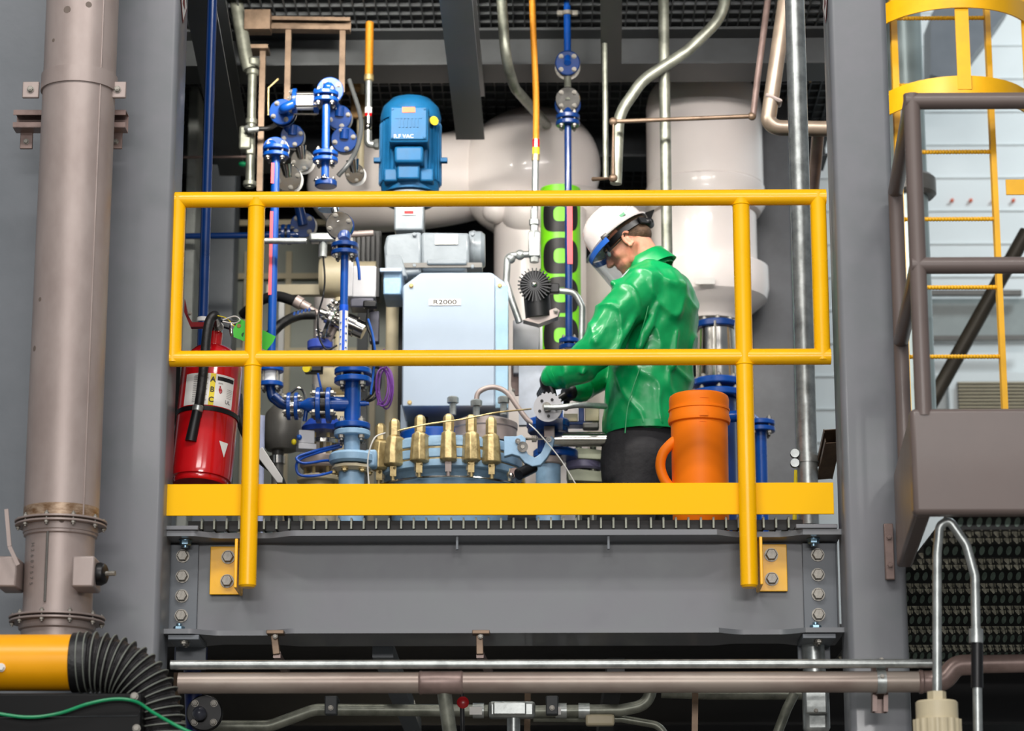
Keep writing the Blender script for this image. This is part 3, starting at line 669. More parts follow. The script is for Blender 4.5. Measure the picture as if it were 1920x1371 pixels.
# background pipes right of column
solo('galvanised_duct', MB().cyl(*reversed(V(1718, -120, 790, 11.6)), M(38, 11.6), seg=48), mat('pale_galvanised', (150, 164, 164), .35, .3, var=.06, scale=4), 'pale galvanised riser duct behind the yellow ladder', 'duct')
dz_ = P(1716, 350, 11.6); d_ = bpy.data.objects['galvanised_duct']
obj('flange', MB().disc((ORI[d_].x, 11.6, P(1716, 352, 11.6).z), Z3, M(54, 11.6), .10, seg=48), DCS, d_)
obj('duct_joint', MB().disc((ORI[d_].x, 11.6, P(1716, 130, 11.6).z), Z3, M(37, 11.6), .02, seg=48), GA2, d_)
def lerp(a, b, t_): return a+(b-a)*t_
YL = 10.9
t = thing('caged_ladder', 'yellow caged ladder with ribbed rungs in front of the white wall', 'ladder', P(1790, 768, YL))
la0, la1 = P(1678, -40, YL), P(1700, 790, YL); lb0, lb1 = P(1848, -40, YL), P(1884, 790, YL)
xl, xr_ = la1.x, P(1880, 700, YL).x
xl = P(1688, 400, YL).x; xr_ = P(1866, 380, YL).x
obj('side_rail', MB().box((xl, YL, (la0.z+la1.z)/2), M(12, YL), .05, la0.z-la1.z), YDK, t)
obj('side_rail', MB().box((xr_, YL, (la0.z+la1.z)/2), M(10, YL), .05, la0.z-la1.z), YDK, t)
for y in (34, 160, 285, 411, 539, 669):
    z = P(1790, y, YL).z; n = 60; mb = MB()
    mb.lathe((xl, YL, z), X3, [((xr_-xl)*k/n, M(4.6 if k % 2 else 3.6, YL)) for k in range(n+1)], 12); obj('rung', mb, YDK, t)
def hoop(py, rad, wpx, drop):                         # cage hoop towards the viewer
    c = Vector(((xl+xr_)/2+.03, YL, P(1790, py, YL).z)); mb = MB(); n = 28; h = M(wpx, YL)/2; rings = []
    for k in range(n+1):
        a = PI+PI*k/n; d = Vector((math.cos(a)*rad, math.sin(a)*rad*1.15, 0)); dd = d.normalized()
        rings.append([c+d+Vector((0, 0, -h)), c+d-dd*.008+Vector((0, 0, -h)), c+d-dd*.008+Vector((0, 0, h)), c+d+Vector((0, 0, h))])
    return mb.loft(rings)
obj('cage_hoop', hoop(222, .34, 46, 0), YDK, t); obj('cage_hoop', hoop(62, .36, 40, 0), YDK, t)
cxl = (xl+xr_)/2+.03
for dx, w_, pya in ((.0, 26, -60), (.30, 18, -60)):
    yy = YL-.39*math.sqrt(max(0, 1-(dx/.36)**2)); obj('cage_bar', MB().box((cxl+dx, yy, (P(1790, -60, yy).z+P(1790, 168, yy).z)/2), M(w_, yy), .008, P(1790, -60, yy).z-P(1790, 168, yy).z), YDK, t)
obj('cage_band', MB().box((P(1895, 354, YL).x+.1, YL-.02, P(1895, 354, YL).z), M(110, YL), .01, M(30, YL)), YDK, t)
t = thing('wall_shadow_plate', 'grey plate standing for a shadowed duct high on the white wall behind the ladder cage', 'bracket', P(1830, 90, 14.6))  # plate made for a dark area of shadow and duct on the wall
obj('plate', MB().prism([P(1745, 30, 14.3), P(1745, 140, 14.3), P(1790, 150, 14.3), P(1880, 30, 14.3), P(1900, 0, 14.3), P(1760, 0, 14.3)], (0, .3, 0)), GR2, t)
t = thing('wall_louvre', 'dark louvred vent in a pale frame low on the white wall', 'vent', P(1850, 768, 15.2))
a, b = P(1788, 708, 15.4), P(1990, 800, 15.4)
obj('frame', MB().box(((a.x+b.x)/2, 15.45, (a.z+b.z)/2), b.x-a.x+.06, .1, a.z-b.z+.06), WWL, t)
a, b = P(1795, 716, 15.38), P(1985, 800, 15.38); mb = MB().box(((a.x+b.x)/2, 15.39, (a.z+b.z)/2), b.x-a.x, .02, a.z-b.z)
lv = obj('recess', mb, BLK, t); mb = MB()
for k in range(13): mb.box(((a.x+b.x)/2, 15.365, a.z+(b.z-a.z)*(k+.5)/13), b.x-a.x, .012, .008)
obj('slats', mb, CRM, t)
mb = MB().bar(P(1915, 550, 15.4), P(1680, 550, 15.4), .04, M(10, 15)).bar(P(1925, 634, 15.4), P(1680, 636, 15.4), .04, M(9, 15))
struct('trim_3', mb, DCS)
mb = MB().box((P(1820, 592, 15.45).x, 15.5, P(1820, 592, 15.45).z), 1.2, .02, M(74, 15.4)); struct('window_1', mb, mat('dusty_window', (150, 158, 156), .25, var=.1, scale=3))
solo('diagonal_pipe', MB().cyl(P(1925, 435, 12.5), P(1738, 770, 12.5), M(14, 12.5), seg=28), mat('dark_olive_pipe', (62, 56, 46), .45, .2), 'dark olive pipe slanting down across the white wall behind the ladder', 'pipe')
for px in (1785, 1820, 1862, 1900):
    b_ = inst('wall_anchor', 'anch', lambda mb: mb.disc((0, 0, 0), (0, 0, 1), .010, .03), OLB, None, P(px, 376, 15.52), FRONT); tag(b_, 'small orange anchor in the row across the white wall behind the ladder', 'anchor', 'orange wall anchors')
solo('stair_bracket', MB().prism([P(1518, 118, 11.8), P(1545, 108, 11.8), P(1545, 140, 11.8), P(1518, 152, 11.8)], (0, .02, 0)), YDK, 'short yellow steel arm seen just left of the right column', 'bracket')
solo('stair_bracket', MB().prism([P(1534, 8, 11.9), P(1546, 2, 11.9), P(1546, 32, 11.9), P(1534, 36, 11.9)], (0, .02, 0)), YDK, 'small yellow steel end at the top left of the right column', 'bracket')
# ================================================================== vertical conduits in front right of the bay
t = thing('riser_conduit', 'large galvanised conduit standing in front of the right column inside the railing', 'conduit', P(1517, 985, 8.95))
q, p = V(1517, -80, 985, 8.95); obj('pipe', MB().cyl(p, q, M(19, 8.95), seg=40), GAL, t)
c = P(1512, 860, 8.95); cl_ = obj('clamp', MB().lathe(Vector((p.x, 8.95, c.z-.016)), Z3, [(0, M(19.5, 9)), (0, M(21, 9)), (.032, M(21, 9)), (.032, M(19.5, 9))], 40, cap=False), GAL, t)
for dy in (-9, 9):
    q = P(1490, 860+dy, 8.93); obj('clamp_ear', MB().cyl(q-Vector((0, .012, 0)), q+Vector((0, .012, 0)), M(8, 9)), GAL, cl_)
t = thing('wall_strut', 'short dark bronze channel clamped between the large conduit and the right column', 'channel', P(1548, 885, 8.9))
obj('channel', strut(MB(), P(1545, 886, 9.0), P(1560, 818, 8.75), .05, (-1, -.3, 0)), BRZ, t)
def vpipe(nm, px, y0, y1, Y, wpx, m, lab, cat='pipe'):
    q, p = V(px, y0, y1, Y); return solo(nm, MB().cyl(p, q, M(wpx/2, Y), seg=28), m, lab, cat)
vpipe('conduit_riser', 1257, -60, 900, 10.75, 21, GA2, 'grey conduit standing in front of the white tank on the right', 'conduit')
vpipe('conduit_drop', 1136, -60, 336, 10.75, 11, GA2, 'slim pale conduit between the blue riser and the right tank', 'conduit')
t = solo('bent_riser', MB().tube([P(1362, -40, 10.7), P(1356, 30, 10.7), P(1290, 95, 10.7), P(1205, 150, 10.7), P(1160, 215, 10.7), P(1155, 345, 10.7)], M(11, 10.7), 20, .22), GA2, 'galvanised conduit sweeping in an S over the right tank', 'conduit')
solo('curved_riser', MB().tube([P(938, -40, 10.7), P(948, 110, 10.7), P(965, 165, 10.9), P(1000, 205, 11.3), P(1030, 240, 12.2)], M(10, 10.9), 20, .2), GA2, 'galvanised conduit bending right above the white dome', 'conduit')
t = thing('thin_brown_pipe', 'thin brown pipe run with elbows crossing in front of the right tank', 'pipe', P(1150, 335, 11.0))
pipe(t, [P(1412, 218, 10.6), P(1150, 228, 10.6), P(1150, 334, 10.6), P(1112, 336, 10.7)], M(4.2, 11), BRZ)
for a in ((1150, 228), (1150, 334), (1410, 218)): obj('elbow_fitting', MB().ell(P(a[0], a[1], 10.6), M(8, 11), M(7, 11), M(8, 11)), BRZ, t)
pipe(t, [P(1412, 218, 10.6), P(1420, 150, 10.62), P(1445, -40, 10.65)], M(6, 11), BRN)
t = thing('brown_elbow_pipe', 'thick brown pipe slanting down to an elbow left of the large conduit', 'pipe', P(1440, 240, 10.4))
pipe(t, [P(1480, -50, 10.4), P(1440, 228, 10.4), P(1455, 240, 10.4), P(1560, 242, 10.4)], M(15, 10.4), mat('brown_grey_pipe', (126, 112, 98), .36, .4, var=.12), .06)
c = P(1450, 188, 10.4); obj('coupling', MB().bar(c+Vector((.004, 0, .008)), c-Vector((.004, 0, .008)), .075, .075), SST, t, bevel=.02)
pipe(t, [P(1535, 236, 10.45), P(1530, 300, 10.6), P(1522, 380, 10.8)], M(12, 10.4), BRN, .02)
# ================================================================== white insulated tanks
YT = 12.0
def zT(py): return P(1325, py, YT).z
t = thing('insulated_tank', 'white lagged upright tank behind the grey conduit on the right', 'tank', P(1325, 610, YT))
def tank_prof(rows): 
    zb_ = zT(rows[-1][0]); return [(zT(y)-zb_, M(r, YT)) for y, r in reversed(rows)]
cT = P(1325, 500, YT)
def tk(name, rows, dx=0, m=WHT, seg=64): return obj(name, MB().lathe((cT.x+dx, YT, zT(rows[-1][0])), Z3, tank_prof(rows), seg), m, t)
tk('upper_jacket', [(156, 80), (166, 96), (182, 106), (205, 111), (352, 111), (356, 108)])
tk('shell', [(352, 109), (356, 113), (388, 113), (402, 104), (408, 80)])
tk('lower_jacket', [(406, 84), (408, 100), (500, 100), (506, 98)], -.01)
tk('lower_shell', [(500, 94), (506, 112), (545, 113), (565, 108), (585, 84), (598, 62), (606, 58)], .01)
obj('repair_patch', MB().box(P(1323, 527, YT-M(113, YT)), M(40, YT), .006, M(16, YT)), CRD, t) if False else None
obj('label_plate', MB().box(P(1322, 527, YT-M(114, YT)-.006), M(36, YT), .004, M(12, YT)), PAP, t)
t = thing('insulated_dome', 'large white lagged dome behind the orange hose', 'tank', P(1000, 430, 12.3))
R = Matrix.Rotation(math.radians(-28), 3, 'Y')
obj('dome', MB().ell(P(993, 324, 12.3), M(138, 12.3), .30, M(127, 12.3), R, 48, 28), WHT, t)
obj('lower_dome', MB().ell(P(1080, 405, 12.2), M(85, 12.3), .22, M(55, 12.3), None, 40, 20), WHT, t)
t = thing('insulated_elbow', 'white lagged pipe elbow curving behind the blue motor', 'pipe', P(760, 440, 12.4))
obj('jacket', MB().tube(smooth_path([P(655, 350, 12.5), P(700, 350, 12.4), P(770, 345, 12.3), P(845, 335, 12.35), P(905, 320, 12.5)], 10), M(88, 12.4), 40), WHT, t)
obj('end_cap', MB().ell(P(660, 348, 12.5), M(86, 12.5), .2, M(84, 12.5), None, 36, 18), WHT, t)
t = thing('insulated_column', 'white lagged upright vessel in bright light behind the lime banner pipe', 'tank', P(1040, 900, 12.1))
q, p = V(988, 415, 960, 12.1); obj('jacket', MB().cyl(p, q, M(62, 12.1), seg=48), WHT, t)
q, p = V(1060, 395, 960, 12.0); obj('jacket', MB().cyl(p, q, M(42, 12.0), seg=48), WHT, t)
for c in ((930, 398, 26), (985, 405, 46), (1030, 400, 45)): obj('collar', MB().ell(P(c[0], c[1], 12.0), M(c[2], 12), M(c[2], 12), M(c[2]*.85, 12)), WHT, t)
q, p = V(1165, 512, 960, 12.3); t = solo('insulated_vessel', MB().cyl(p, q, M(92, 12.3), seg=56), mat('warm_white_lagging', (214, 208, 200), .4, var=.03), 'squat white lagged vessel directly behind the worker in green', 'tank')
q, p = V(1180, 380, 470, 12.6); solo('small_vessel', MB().cyl(p, q, M(60, 12.6), seg=48), WHT, 'white lagged drum end behind the back of the white helmet', 'tank')
q, p = V(1320, 600, 1020, 11.9)
# sight-glass spool and blue flanges at right
t = thing('sight_glass_spool', 'glass spool with tie rods and blue flanges right of the worker', 'pipe spool', P(1345, 800, 11.2))
YS = 11.2; def_c = P(1345, 700, YS)
def zs(y): return P(1345, y, YS).z
obj('glass_tube', MB().lathe((def_c.x, YS, zs(720)), Z3, [(0, M(38, YS)), (zs(612)-zs(720), M(34, YS))], 36), SPL, t)
for y, r_ in ((612, 42), (720, 48), (742, 52)):
    f = obj('flange', MB().disc((def_c.x, YS, zs(y)), Z3, M(r_, YS), M(13, YS)), BLU if y > 650 else BL2, t)
    for p in ring_pts((def_c.x, YS, zs(y)), Z3, M(r_-8, YS), 8): bolt(f, p+Vector((0, 0, .016)), Z3, .012)
for p in ring_pts((def_c.x, YS, zs(720)), Z3, M(42, YS), 6, .4): obj('tie_rod', MB().cyl(p, p+Vector((0, 0, zs(612)-zs(720))), .005, seg=8), BLT, t)
obj('neck', MB().lathe((def_c.x, YS, ZD), Z3, [(0, M(34, YS)), (zs(750)-ZD, M(34, YS))], 32), BL2, t)
t = thing('blue_drain_pipe', 'blue pipe with bolted flange between the right post and the dark column', 'pipe', P(1428, 900, 11.0))
q, p = V(1430, 800, 960, 11.0); obj('pipe', MB().cyl((p.x, 11.0, ZD), q, M(11, 11)), BLU, t)
flange_pair(t, q, Z3, M(27, 11), M(9, 11), .008, BLU)
pipe(t, [q, q+Vector((-.06, 0, .05)), q+Vector((-.16, .05, .05))], M(11, 11), BLU, .03)
t = thing('yellow_hose_end', 'short yellow tube standing on the deck beside the large conduit', 'tube', P(1490, 985, 9.3))
obj('tube', MB().tube([Vector((P(1485, 940, 9.3).x, 9.3, ZD+.002)), P(1493, 882, 9.3)], M(4, 9.3), 12), YLB, t)
# lime banner pipe with black figures
t = thing('lime_banner_pipe', 'lime green wrapped pipe with large black figures behind the blue riser', 'pipe', P(1050, 660, 11.5))
YG = 11.5; q, p = V(1052, 356, 660, YG); Rg = M(38, YG)
lp = obj('wrap', MB().cyl(p, q, Rg, seg=64), LIM, t)
q, p = V(1052, 660, 960, YG); obj('pipe', MB().cyl((p.x, YG, ZD), Vector((p.x, YG, q.z)), Rg*.9, seg=48), WHT, t)
def oval_on(zc, hh, hw, th, ccx, R, Yc):              # a wide 0 wrapped round the pipe
    mb = MB(); n = 64; loops = []; e = .7
    for f_ in (0, .25, .5, .75, 1):
        for k in range(n):
            a = 2*PI*k/n; cs, sn = math.cos(a), math.sin(a)
            x = math.copysign(abs(cs)**e, cs)*(hw-th*1.2*f_); z = math.copysign(abs(sn)**e, sn)*(hh-th*f_)
            ph = x/R; loops.append(Vector((ccx+math.sin(ph)*R*1.012, Yc-math.cos(ph)*R*1.012, zc+z)))
    return mb.add(loops, [(j*n+k, j*n+(k+1) % n, (j+1)*n+(k+1) % n, (j+1)*n+k) for j in range(4) for k in range(n)])
gx = bpy.data.objects['lime_banner_pipe'].location.x
gx = V(1052, 356, 660, YG)[1].x
for y in (412, 490, 563, 638): obj('figure', oval_on(P(1050, y, YG).z, M(35.5, YG), Rg*1.02, M(21, YG), gx, Rg, YG), BKI, lp)
# blue riser with gasketed fittings
YV = 10.95; t = thing('blue_riser', 'slim dark blue riser with bolted discs left of the worker', 'pipe', P(1066, 655, YV)); q, p = V(1067, -60, 655, YV)
def BV(py): return Vector((p.x, YV, P(1067, py, YV).z))
obj('pipe', MB().cyl(BV(655), BV(232), M(6.8, YV)), BL2, t); obj('pipe', MB().cyl(BV(100), BV(-60), M(7, YV)), BLU, t)
obj('band_clamp', MB().disc(BV(25), Z3, M(11, YV), .02).box(BV(25), M(40, YV), .02, .02), BLT, t)
a_ = Vector((0, -1, -.35)).normalized()
face_disc(t, BV(118), a_, M(24, YV), .03, BL2); obj('gasket', MB().disc(BV(122)+Vector((0, .03, 0)), a_, M(25, YV), .014), BLT, t)
pipe(t, [BV(100), BV(118)+a_*.03], M(7, YV), BLU)
obj('pipe', MB().cyl(BV(140)+Vector((0, .03, 0)), BV(190), M(7, YV)), GA2, t)
face_disc(t, BV(186), a_, M(24, YV), .02, SPL); obj('flange', MB().disc(BV(192)+Vector((0, .03, 0)), a_, M(25, YV), .03), BL2, t)
flange_pair(t, BV(226), Z3, M(23, YV), M(9, YV), .008, BL2)
obj('elbow', MB().tube([BV(190)+Vector((0, .03, 0)), BV(205)+Vector((0, .02, 0)), BV(225)], M(9, YV), 18), BL2, t)
lb = obj('red_label', MB().box(BV(442)+Vector((.006, -M(7.5, YV), 0)), M(10, YV), .004, M(116, YV)), LPK, t)
flange_pair(t, BV(646), Z3, M(19, YV), M(9, YV), .008, BLU)
# orange hose with fittings
YO = 10.75; t = thing('amber_hose', 'amber braided hose hanging to a silver fitting stack above the black finned motor', 'hose', P(1003, 490, YO)); q, p = V(1002, -60, 490, YO)
def OV(py, px=None): return Vector((P(px, py, YO).x if px else p.x, YO, P(1002, py, YO).z))
obj('hose', MB().tube(smooth_path([OV(-60, 996), OV(60, 1000), OV(180, 1005), OV(264, 1005)], 10), M(6.2, YO), 16), COP, t)
obj('red_band', MB().cyl(OV(262, 1005), OV(277, 1005), M(7, YO)), RED, t); obj('yellow_band', MB().cyl(OV(277, 1005), OV(291, 1005), M(7, YO)), YLB, t)
obj('ferrule', MB().cyl(OV(290, 1005), OV(302, 1004), M(7.5, YO)), BRS, t)
obj('pipe', MB().cyl(OV(302, 1004), OV(395, 1003), M(6.4, YO)), GAL, t)
mb = MB().lathe(OV(492), Z3, [(0, M(9, YO)), (M(60, YO), M(11, YO)), (M(62, YO), M(8, YO)), (M(72, YO), M(8, YO)), (M(74, YO), M(10, YO)), (M(84, YO), M(10, YO)), (M(86, YO), M(7, YO)), (M(104, YO), M(7, YO))], 8)
obj('fitting_stack', mb, GAL, t); obj('valve_body', MB().box(OV(460), M(22, YO), M(20, YO), M(48, YO)), GAL, t, bevel=.004)
pipe(t, [OV(476), P(990, 477, YO), P(952, 480, YO), P(949, 530, YO), P(962, 570, YO), P(974, 605, YO)], M(6.5, YO), GAL, .025)
for x, y in ((957, 485), (975, 478)): obj('elbow_fitting', MB().ell(P(x, y, YO), M(10, YO), M(9, YO), M(10, YO)), GAL, t)
# finned motor
YM = 10.7; t = thing('finned_motor', 'small black motor with a radial finned cap on a steel bracket', 'motor', P(1005, 605, YM)); c = P(1003, 536, YM)
ax = Vector((-.05, -1, -.15)).normalized(); _, u_, v_ = ortho(ax); rm = M(29, YM)
obj('cap', MB().disc(c+ax*.01, ax, rm*.96, .03), BPL, t)
mb = MB()
for k in range(26):
    d = u_*math.cos(2*PI*k/26)+v_*math.sin(2*PI*k/26); mb.bar(c+ax*.03+d*rm*.12, c+ax*.03+d*rm*1.1, .004, .03, d.cross(ax))
obj('fin', mb, mat('black_fin', (50, 50, 52), .3), t); obj('hub', MB().ell(c+ax*.045, .012, .012, .012), SPL, t)
obj('body', MB().cyl(c+Vector((.005, .02, -.02)), P(1010, 592, YM)+Vector((0, .03, 0)), rm*.86, seg=32), BPL, t)
obj('terminal', MB().box(P(1040, 542, YM), M(18, YM), .04, M(18, YM)), BPL, t, bevel=.004)
pipe(t, [P(1046, 545, YM), P(1078, 548, YM), P(1092, 575, YM), P(1090, 660, YM)], M(6, YM), GAL, .05, 'flex_conduit')
obj('bracket', MB().prism([P(980, 600, YM), P(1042, 577, YM), P(1050, 582, YM), P(1046, 594, YM), P(1010, 608, YM)], (0, .06, 0)), SST, t, bevel=.002)
bolt(t, P(1042, 583, YM-.005), FRONT, .01)
t = thing('white_panel_box', 'narrow white control box below the finned motor', 'box', P(985, 700, 10.95))
a, b = P(962, 605, 10.95), P(1012, 705, 10.95)
bx_ = obj('body', MB().box(((a.x+b.x)/2, 10.95, (a.z+b.z)/2), b.x-a.x, .09, a.z-b.z), LGB, t, bevel=.005)
obj('side_rib', MB().box((b.x+.006, 10.95, (a.z+b.z)/2), .012, .07, a.z-b.z-.02), WH2, t)
t = thing('grey_mount_plate', 'brownish grey plate with chamfered corners hanging right of the pale blue housing', 'plate', P(972, 740, 10.96))
obj('plate', MB().prism([P(958, 680, 10.96), P(986, 680, 10.96), P(986, 733, 10.96), P(976, 741, 10.96), P(966, 741, 10.96), P(958, 722, 10.96)], (0, .02, 0)), BRN, t)
bolt(t, P(963, 732, 10.955), FRONT, .007); bolt(t, P(963, 690, 10.955), FRONT, .007)
# ================================================================== left riser and conduits
YA = 9.15
t = thing('blue_riser_left', 'dark blue straight pipe rising behind the fire extinguisher', 'pipe', P(378, 760, YA))
q, p = V(372, -80, 900, YA); obj('pipe', MB().cyl(p, q, M(9.5, YA), seg=28), BL2, t)
obj('collar', MB().disc(Vector((p.x, YA, P(375, 600, YA).z)), Z3, M(12, YA), M(9, YA)), PAP, t)
Yg = 10.95
t = thing('grey_conduit_left', 'olive grey conduit with pull fittings left of the blue manifold', 'conduit', P(470, 350, Yg))
pipe(t, [P(432, -60, Yg), P(462, 112, Yg), P(468, 130, Yg)], M(13, Yg), CRM if 0 else GA2)
q, p = V(468, 130, 352, Yg); obj('pipe', MB().cyl(p, q, M(8.5, Yg)), GA2, t)
for y, r_, h_ in ((118, 14, 16), (136, 12, 12), (228, 11, 12), (345, 13, 10)): obj('coupling', MB().disc(Vector((p.x, Yg, P(468, y, Yg).z)), Z3, M(r_, Yg), M(h_, Yg)), GA2, t)
obj('pull_box', MB().box(P(461, 262, Yg), M(24, Yg), .07, M(48, Yg)), GA2, t, bevel=.01)
obj('pull_box', MB().box(P(470, 282, Yg), M(16, Yg), .05, M(22, Yg)), GA2, t, bevel=.006)
obj('elbow_fitting', MB().tube([P(462, 240, Yg-.06), P(466, 244, Yg-.07), P(484, 242, Yg-.06)], M(6, Yg), 12), GAL, t)
pipe(t, smooth_path([P(484, 242, Yg-.06), P(505, 240, Yg-.05), P(520, 230, Yg), P(530, 215, Yg)]), M(4.5, Yg), RUB, name='flex_conduit')
t = thing('channel_rack', 'bronze channel rack standing behind the blue manifold', 'frame', P(560, 360, 11.0)); Yf = 11.0
mb = MB(); obj('crossbar', strut(MB(), P(508, 46, Yf), P(657, 48, Yf), .055, (0, -1, 0)), BRZ, t)
obj('crossbar', MB().bar(P(460, 42, 10.95), P(508, 42, 10.95), .09, .08, Z3), BRZ, t)
for px, y0, y1 in ((538, 58, 215), (641, 58, 175), (487, 95, 360)):
    q, p = V(px, y0, y1, Yf); obj('upright', MB().bar(p, q, M(11, Yf), .03, X3), BRZ, t)
obj('upright', MB().box(P(488, 94, Yf), M(34, Yf), .1, M(8, Yf)), BRZ, t)
solo('small_pipe_left', MB().cyl(P(345, 295, 11.6), P(462, 294, 11.6), M(2.6, 11.6)), BRN, 'thin brown pipe running level behind the dark blue riser on the left', 'pipe')
solo('blue_branch_pipe', MB().cyl(P(348, 443, 11.9), P(530, 441, 11.9), M(6, 11.9)), BL2, 'dark blue level pipe passing behind the straight riser at the left', 'pipe')
solo('green_tag_light', MB().ell(P(455, 308, 11.6), .02, .02, .012), GRC, 'small green indicator behind the grey conduit', 'indicator')
t = thing('black_instrument', 'black instrument box with a red knob behind the white spool of the manifold', 'instrument', P(565, 195, 11.9))
obj('body', MB().box(P(568, 168, 11.9), M(36, 11.9), .1, M(58, 11.9)), BPL, t, bevel=.006); obj('knob', MB().ell(P(553, 130, 11.8), M(9, 12), M(9, 12), M(7, 12)), ORD, t)
t = thing('tan_valve', 'tan bronze valve body behind the right side of the blue manifold', 'valve', P(662, 220, 11.9))
obj('body', MB().lathe(P(660, 175, 11.9), Z3, [(0, M(12, 12)), (M(8, 12), M(18, 12)), (M(20, 12), M(16, 12)), (M(24, 12), M(24, 12)), (M(30, 12), M(24, 12)), (M(36, 12), M(10, 12))], 24), CRD, t)
obj('yoke', MB().box(P(672, 200, 11.9), M(28, 12), .03, M(46, 12)), CRD, t, bevel=.004)
pipe(t, [P(676, 150, 11.9), P(676, 330, 12)], M(7, 12), CRM)
# amber hose to the motor
Yh = 11.0
t = thing('motor_hose', 'amber braided hose with silver elbow feeding the blue motor', 'hose', P(690, 270, Yh)); q, p = V(690, 42, 270, Yh)
def hv(y): return Vector((p.x, Yh, P(690, y, Yh).z))
obj('hose', MB().cyl(hv(150), hv(42), M(8, Yh)), COP, t); obj('ferrule', MB().disc(hv(146), Z3, M(9.5, Yh), M(14, Yh)), BRS, t)
obj('pipe', MB().cyl(hv(205), hv(152), M(6.5, Yh)), GAL, t); obj('white_band', MB().cyl(hv(214), hv(202), M(7, Yh)), PAP, t); obj('red_band', MB().cyl(hv(219), hv(213), M(7.2, Yh)), RED, t)
obj('union', MB().cyl(hv(246), hv(219), M(7.5, Yh)).ell(hv(239)+Vector((0, -.012, 0)), M(7, Yh), M(7, Yh), M(7, Yh)), SPL, t)
obj('elbow', MB().tube([hv(246), hv(270), P(702, 271, Yh)], M(7.5, Yh), 18, .03), GAL, t)
obj('gland', MB().lathe(P(700, 271, Yh), X3, [(0, M(8, Yh)), (M(4, Yh), M(11, Yh)), (M(10, Yh), M(11, Yh)), (M(12, Yh), M(8, Yh)), (M(26, Yh), M(9, Yh))], 8), GAL, t)
# ================================================================== blue manifold
YM_ = 10.6
def Q(px, py, dy=0): return P(px, py, YM_+dy)
t = thing('blue_manifold', 'blue flanged pipe manifold with white spool and hanging discs at upper left', 'pipe manifold', Q(570, 350)); man = t
sp = Vector((1, 0, .02))
obj('spool', MB().cyl(Q(557, 192), Q(589, 192), M(15, YM_), seg=32), WH2, t)
for y, dy in ((174, -.03), (199, -.05), (214, -.02)): obj('tie_rod', MB().cyl(Q(551, y, dy), Q(594, y, dy), M(2.2, YM_), seg=8), SPL, t)
f = obj('flange', MB().disc(Q(553, 190), X3, M(25, YM_), M(8, YM_)), BLU, t)
for p in ring_pts(Q(548, 190), X3, M(19, YM_), 4): bolt(f, p, -X3, M(5.5, YM_))
f = obj('flange', MB().disc(Q(593, 190), X3, M(25, YM_), M(8, YM_)), BLU, t)
a1 = Vector((-.15, -1, -.1)).normalized()
face_disc(t, Q(529, 210, .02), a1, M(25, YM_), M(9, YM_), BLU, 4, .5)
obj('gasket', MB().disc(Q(532, 214, .06), a1, M(26, YM_), M(3, YM_)), SPL, t)
obj('elbow', MB().tube([Q(530, 207, .02), Q(532, 203, -.07), Q(550, 195, -.07)], M(9, YM_), 20, .05), BLU, t)
face_disc(t, Q(619, 170, .03), Vector((.1, -1, -.15)), M(26, YM_), M(9, YM_), BLU, 4, .6)
obj('elbow', MB().tube([Q(619, 168, .03), Q(617, 166, -.08), Q(614, 180, -.09)], M(11, YM_), 20, .05), BLU, t)
flange_pair(t, Q(611, 183, -.09), Z3, M(24, YM_), M(8, YM_), .012, BLU)
obj('cap', MB().ell(Q(616, 164, -.08), M(11, YM_), M(11, YM_), M(10, YM_)), BLU, t)
q, p = V(610, 195, 300, YM_-.09); q2 = Q(607, 300, -.09)
obj('pipe', MB().cyl(p, q, M(7.5, YM_)), BLU, t)
fx = p
flange_pair(t, Vector((p.x, YM_-.09, Q(607, 308).z)), Z3, M(24, YM_), M(8, YM_), .01, BLU)
obj('pipe', MB().cyl(Vector((p.x, YM_-.09, Q(0, 352).z)), Vector((p.x, YM_-.09, Q(0, 318).z)), M(7.5, YM_)), BLU, t)
f = obj('flange', MB().disc(Vector((p.x+.004, YM_-.09, Q(0, 360).z)), Z3, M(21, YM_), M(12, YM_)), BL2, t)
for pp in ring_pts((p.x, YM_-.1, Q(0, 356).z), Z3, M(15, YM_), 4): bolt(f, pp, Z3, M(6, YM_), SPL)
obj('collar', MB().disc(Vector((p.x, YM_-.09, Q(0, 352).z)), Z3, M(10, YM_), M(4, YM_)), PAP, t)
for x, y, dy, r_, m_ in ((636, 220, .12, 24, BL2), (548, 255, .12, 23, BL2), (645, 262, .1, 25, BL2)):
    ax = Vector((.1, -1, -.3)).normalized(); face_disc(t, Q(x, y, dy), ax, M(r_, YM_), M(9, YM_), m_, 4, .3)
    obj('gasket', MB().disc(Q(x+2, y+4, dy+.035), ax, M(r_+1, YM_), M(4, YM_)), SPL, t)
    obj('pipe', MB().tube([Q(x, y-2, dy-.01), Q(x+1, y-20, dy-.02)], M(9, YM_), 16), m_, t)
obj('pipe', MB().tube([Q(619, 185, .05), Q(633, 205, .13)], M(10, YM_), 16), BL2, t); obj('pipe', MB().tube([Q(533, 218, .06), Q(545, 250, .13)], M(10, YM_), 16), BL2, t)
for x, y, r_ in ((566, 300, 22), (540, 334, 26), (665, 325, 19)):
    ax = Vector((.15, -1, -.45)).normalized(); face_disc(t, Q(x, y, .2), ax, M(r_, YM_), M(5, YM_), SPL, 4, .3)
    obj('ring', MB().disc(Q(x+3, y+5, .23), ax, M(r_+1, YM_), M(5, YM_)), PAP, t)
    obj('reducer', MB().lathe(Q(x-4, y-26, .18), Q(x, y, .2)-Q(x-4, y-26, .18), [(0, M(13, YM_)), (M(26, YM_), M(8, YM_))], 24), SPL, t)
pipe(t, smooth_path([Q(655, 150, .15), Q(676, 220, .1), Q(672, 270, .05), Q(655, 305, 0), Q(634, 330, 0)]), M(4.5, YM_), mat('grey_sheath', (70, 72, 72), .35), name='cable')
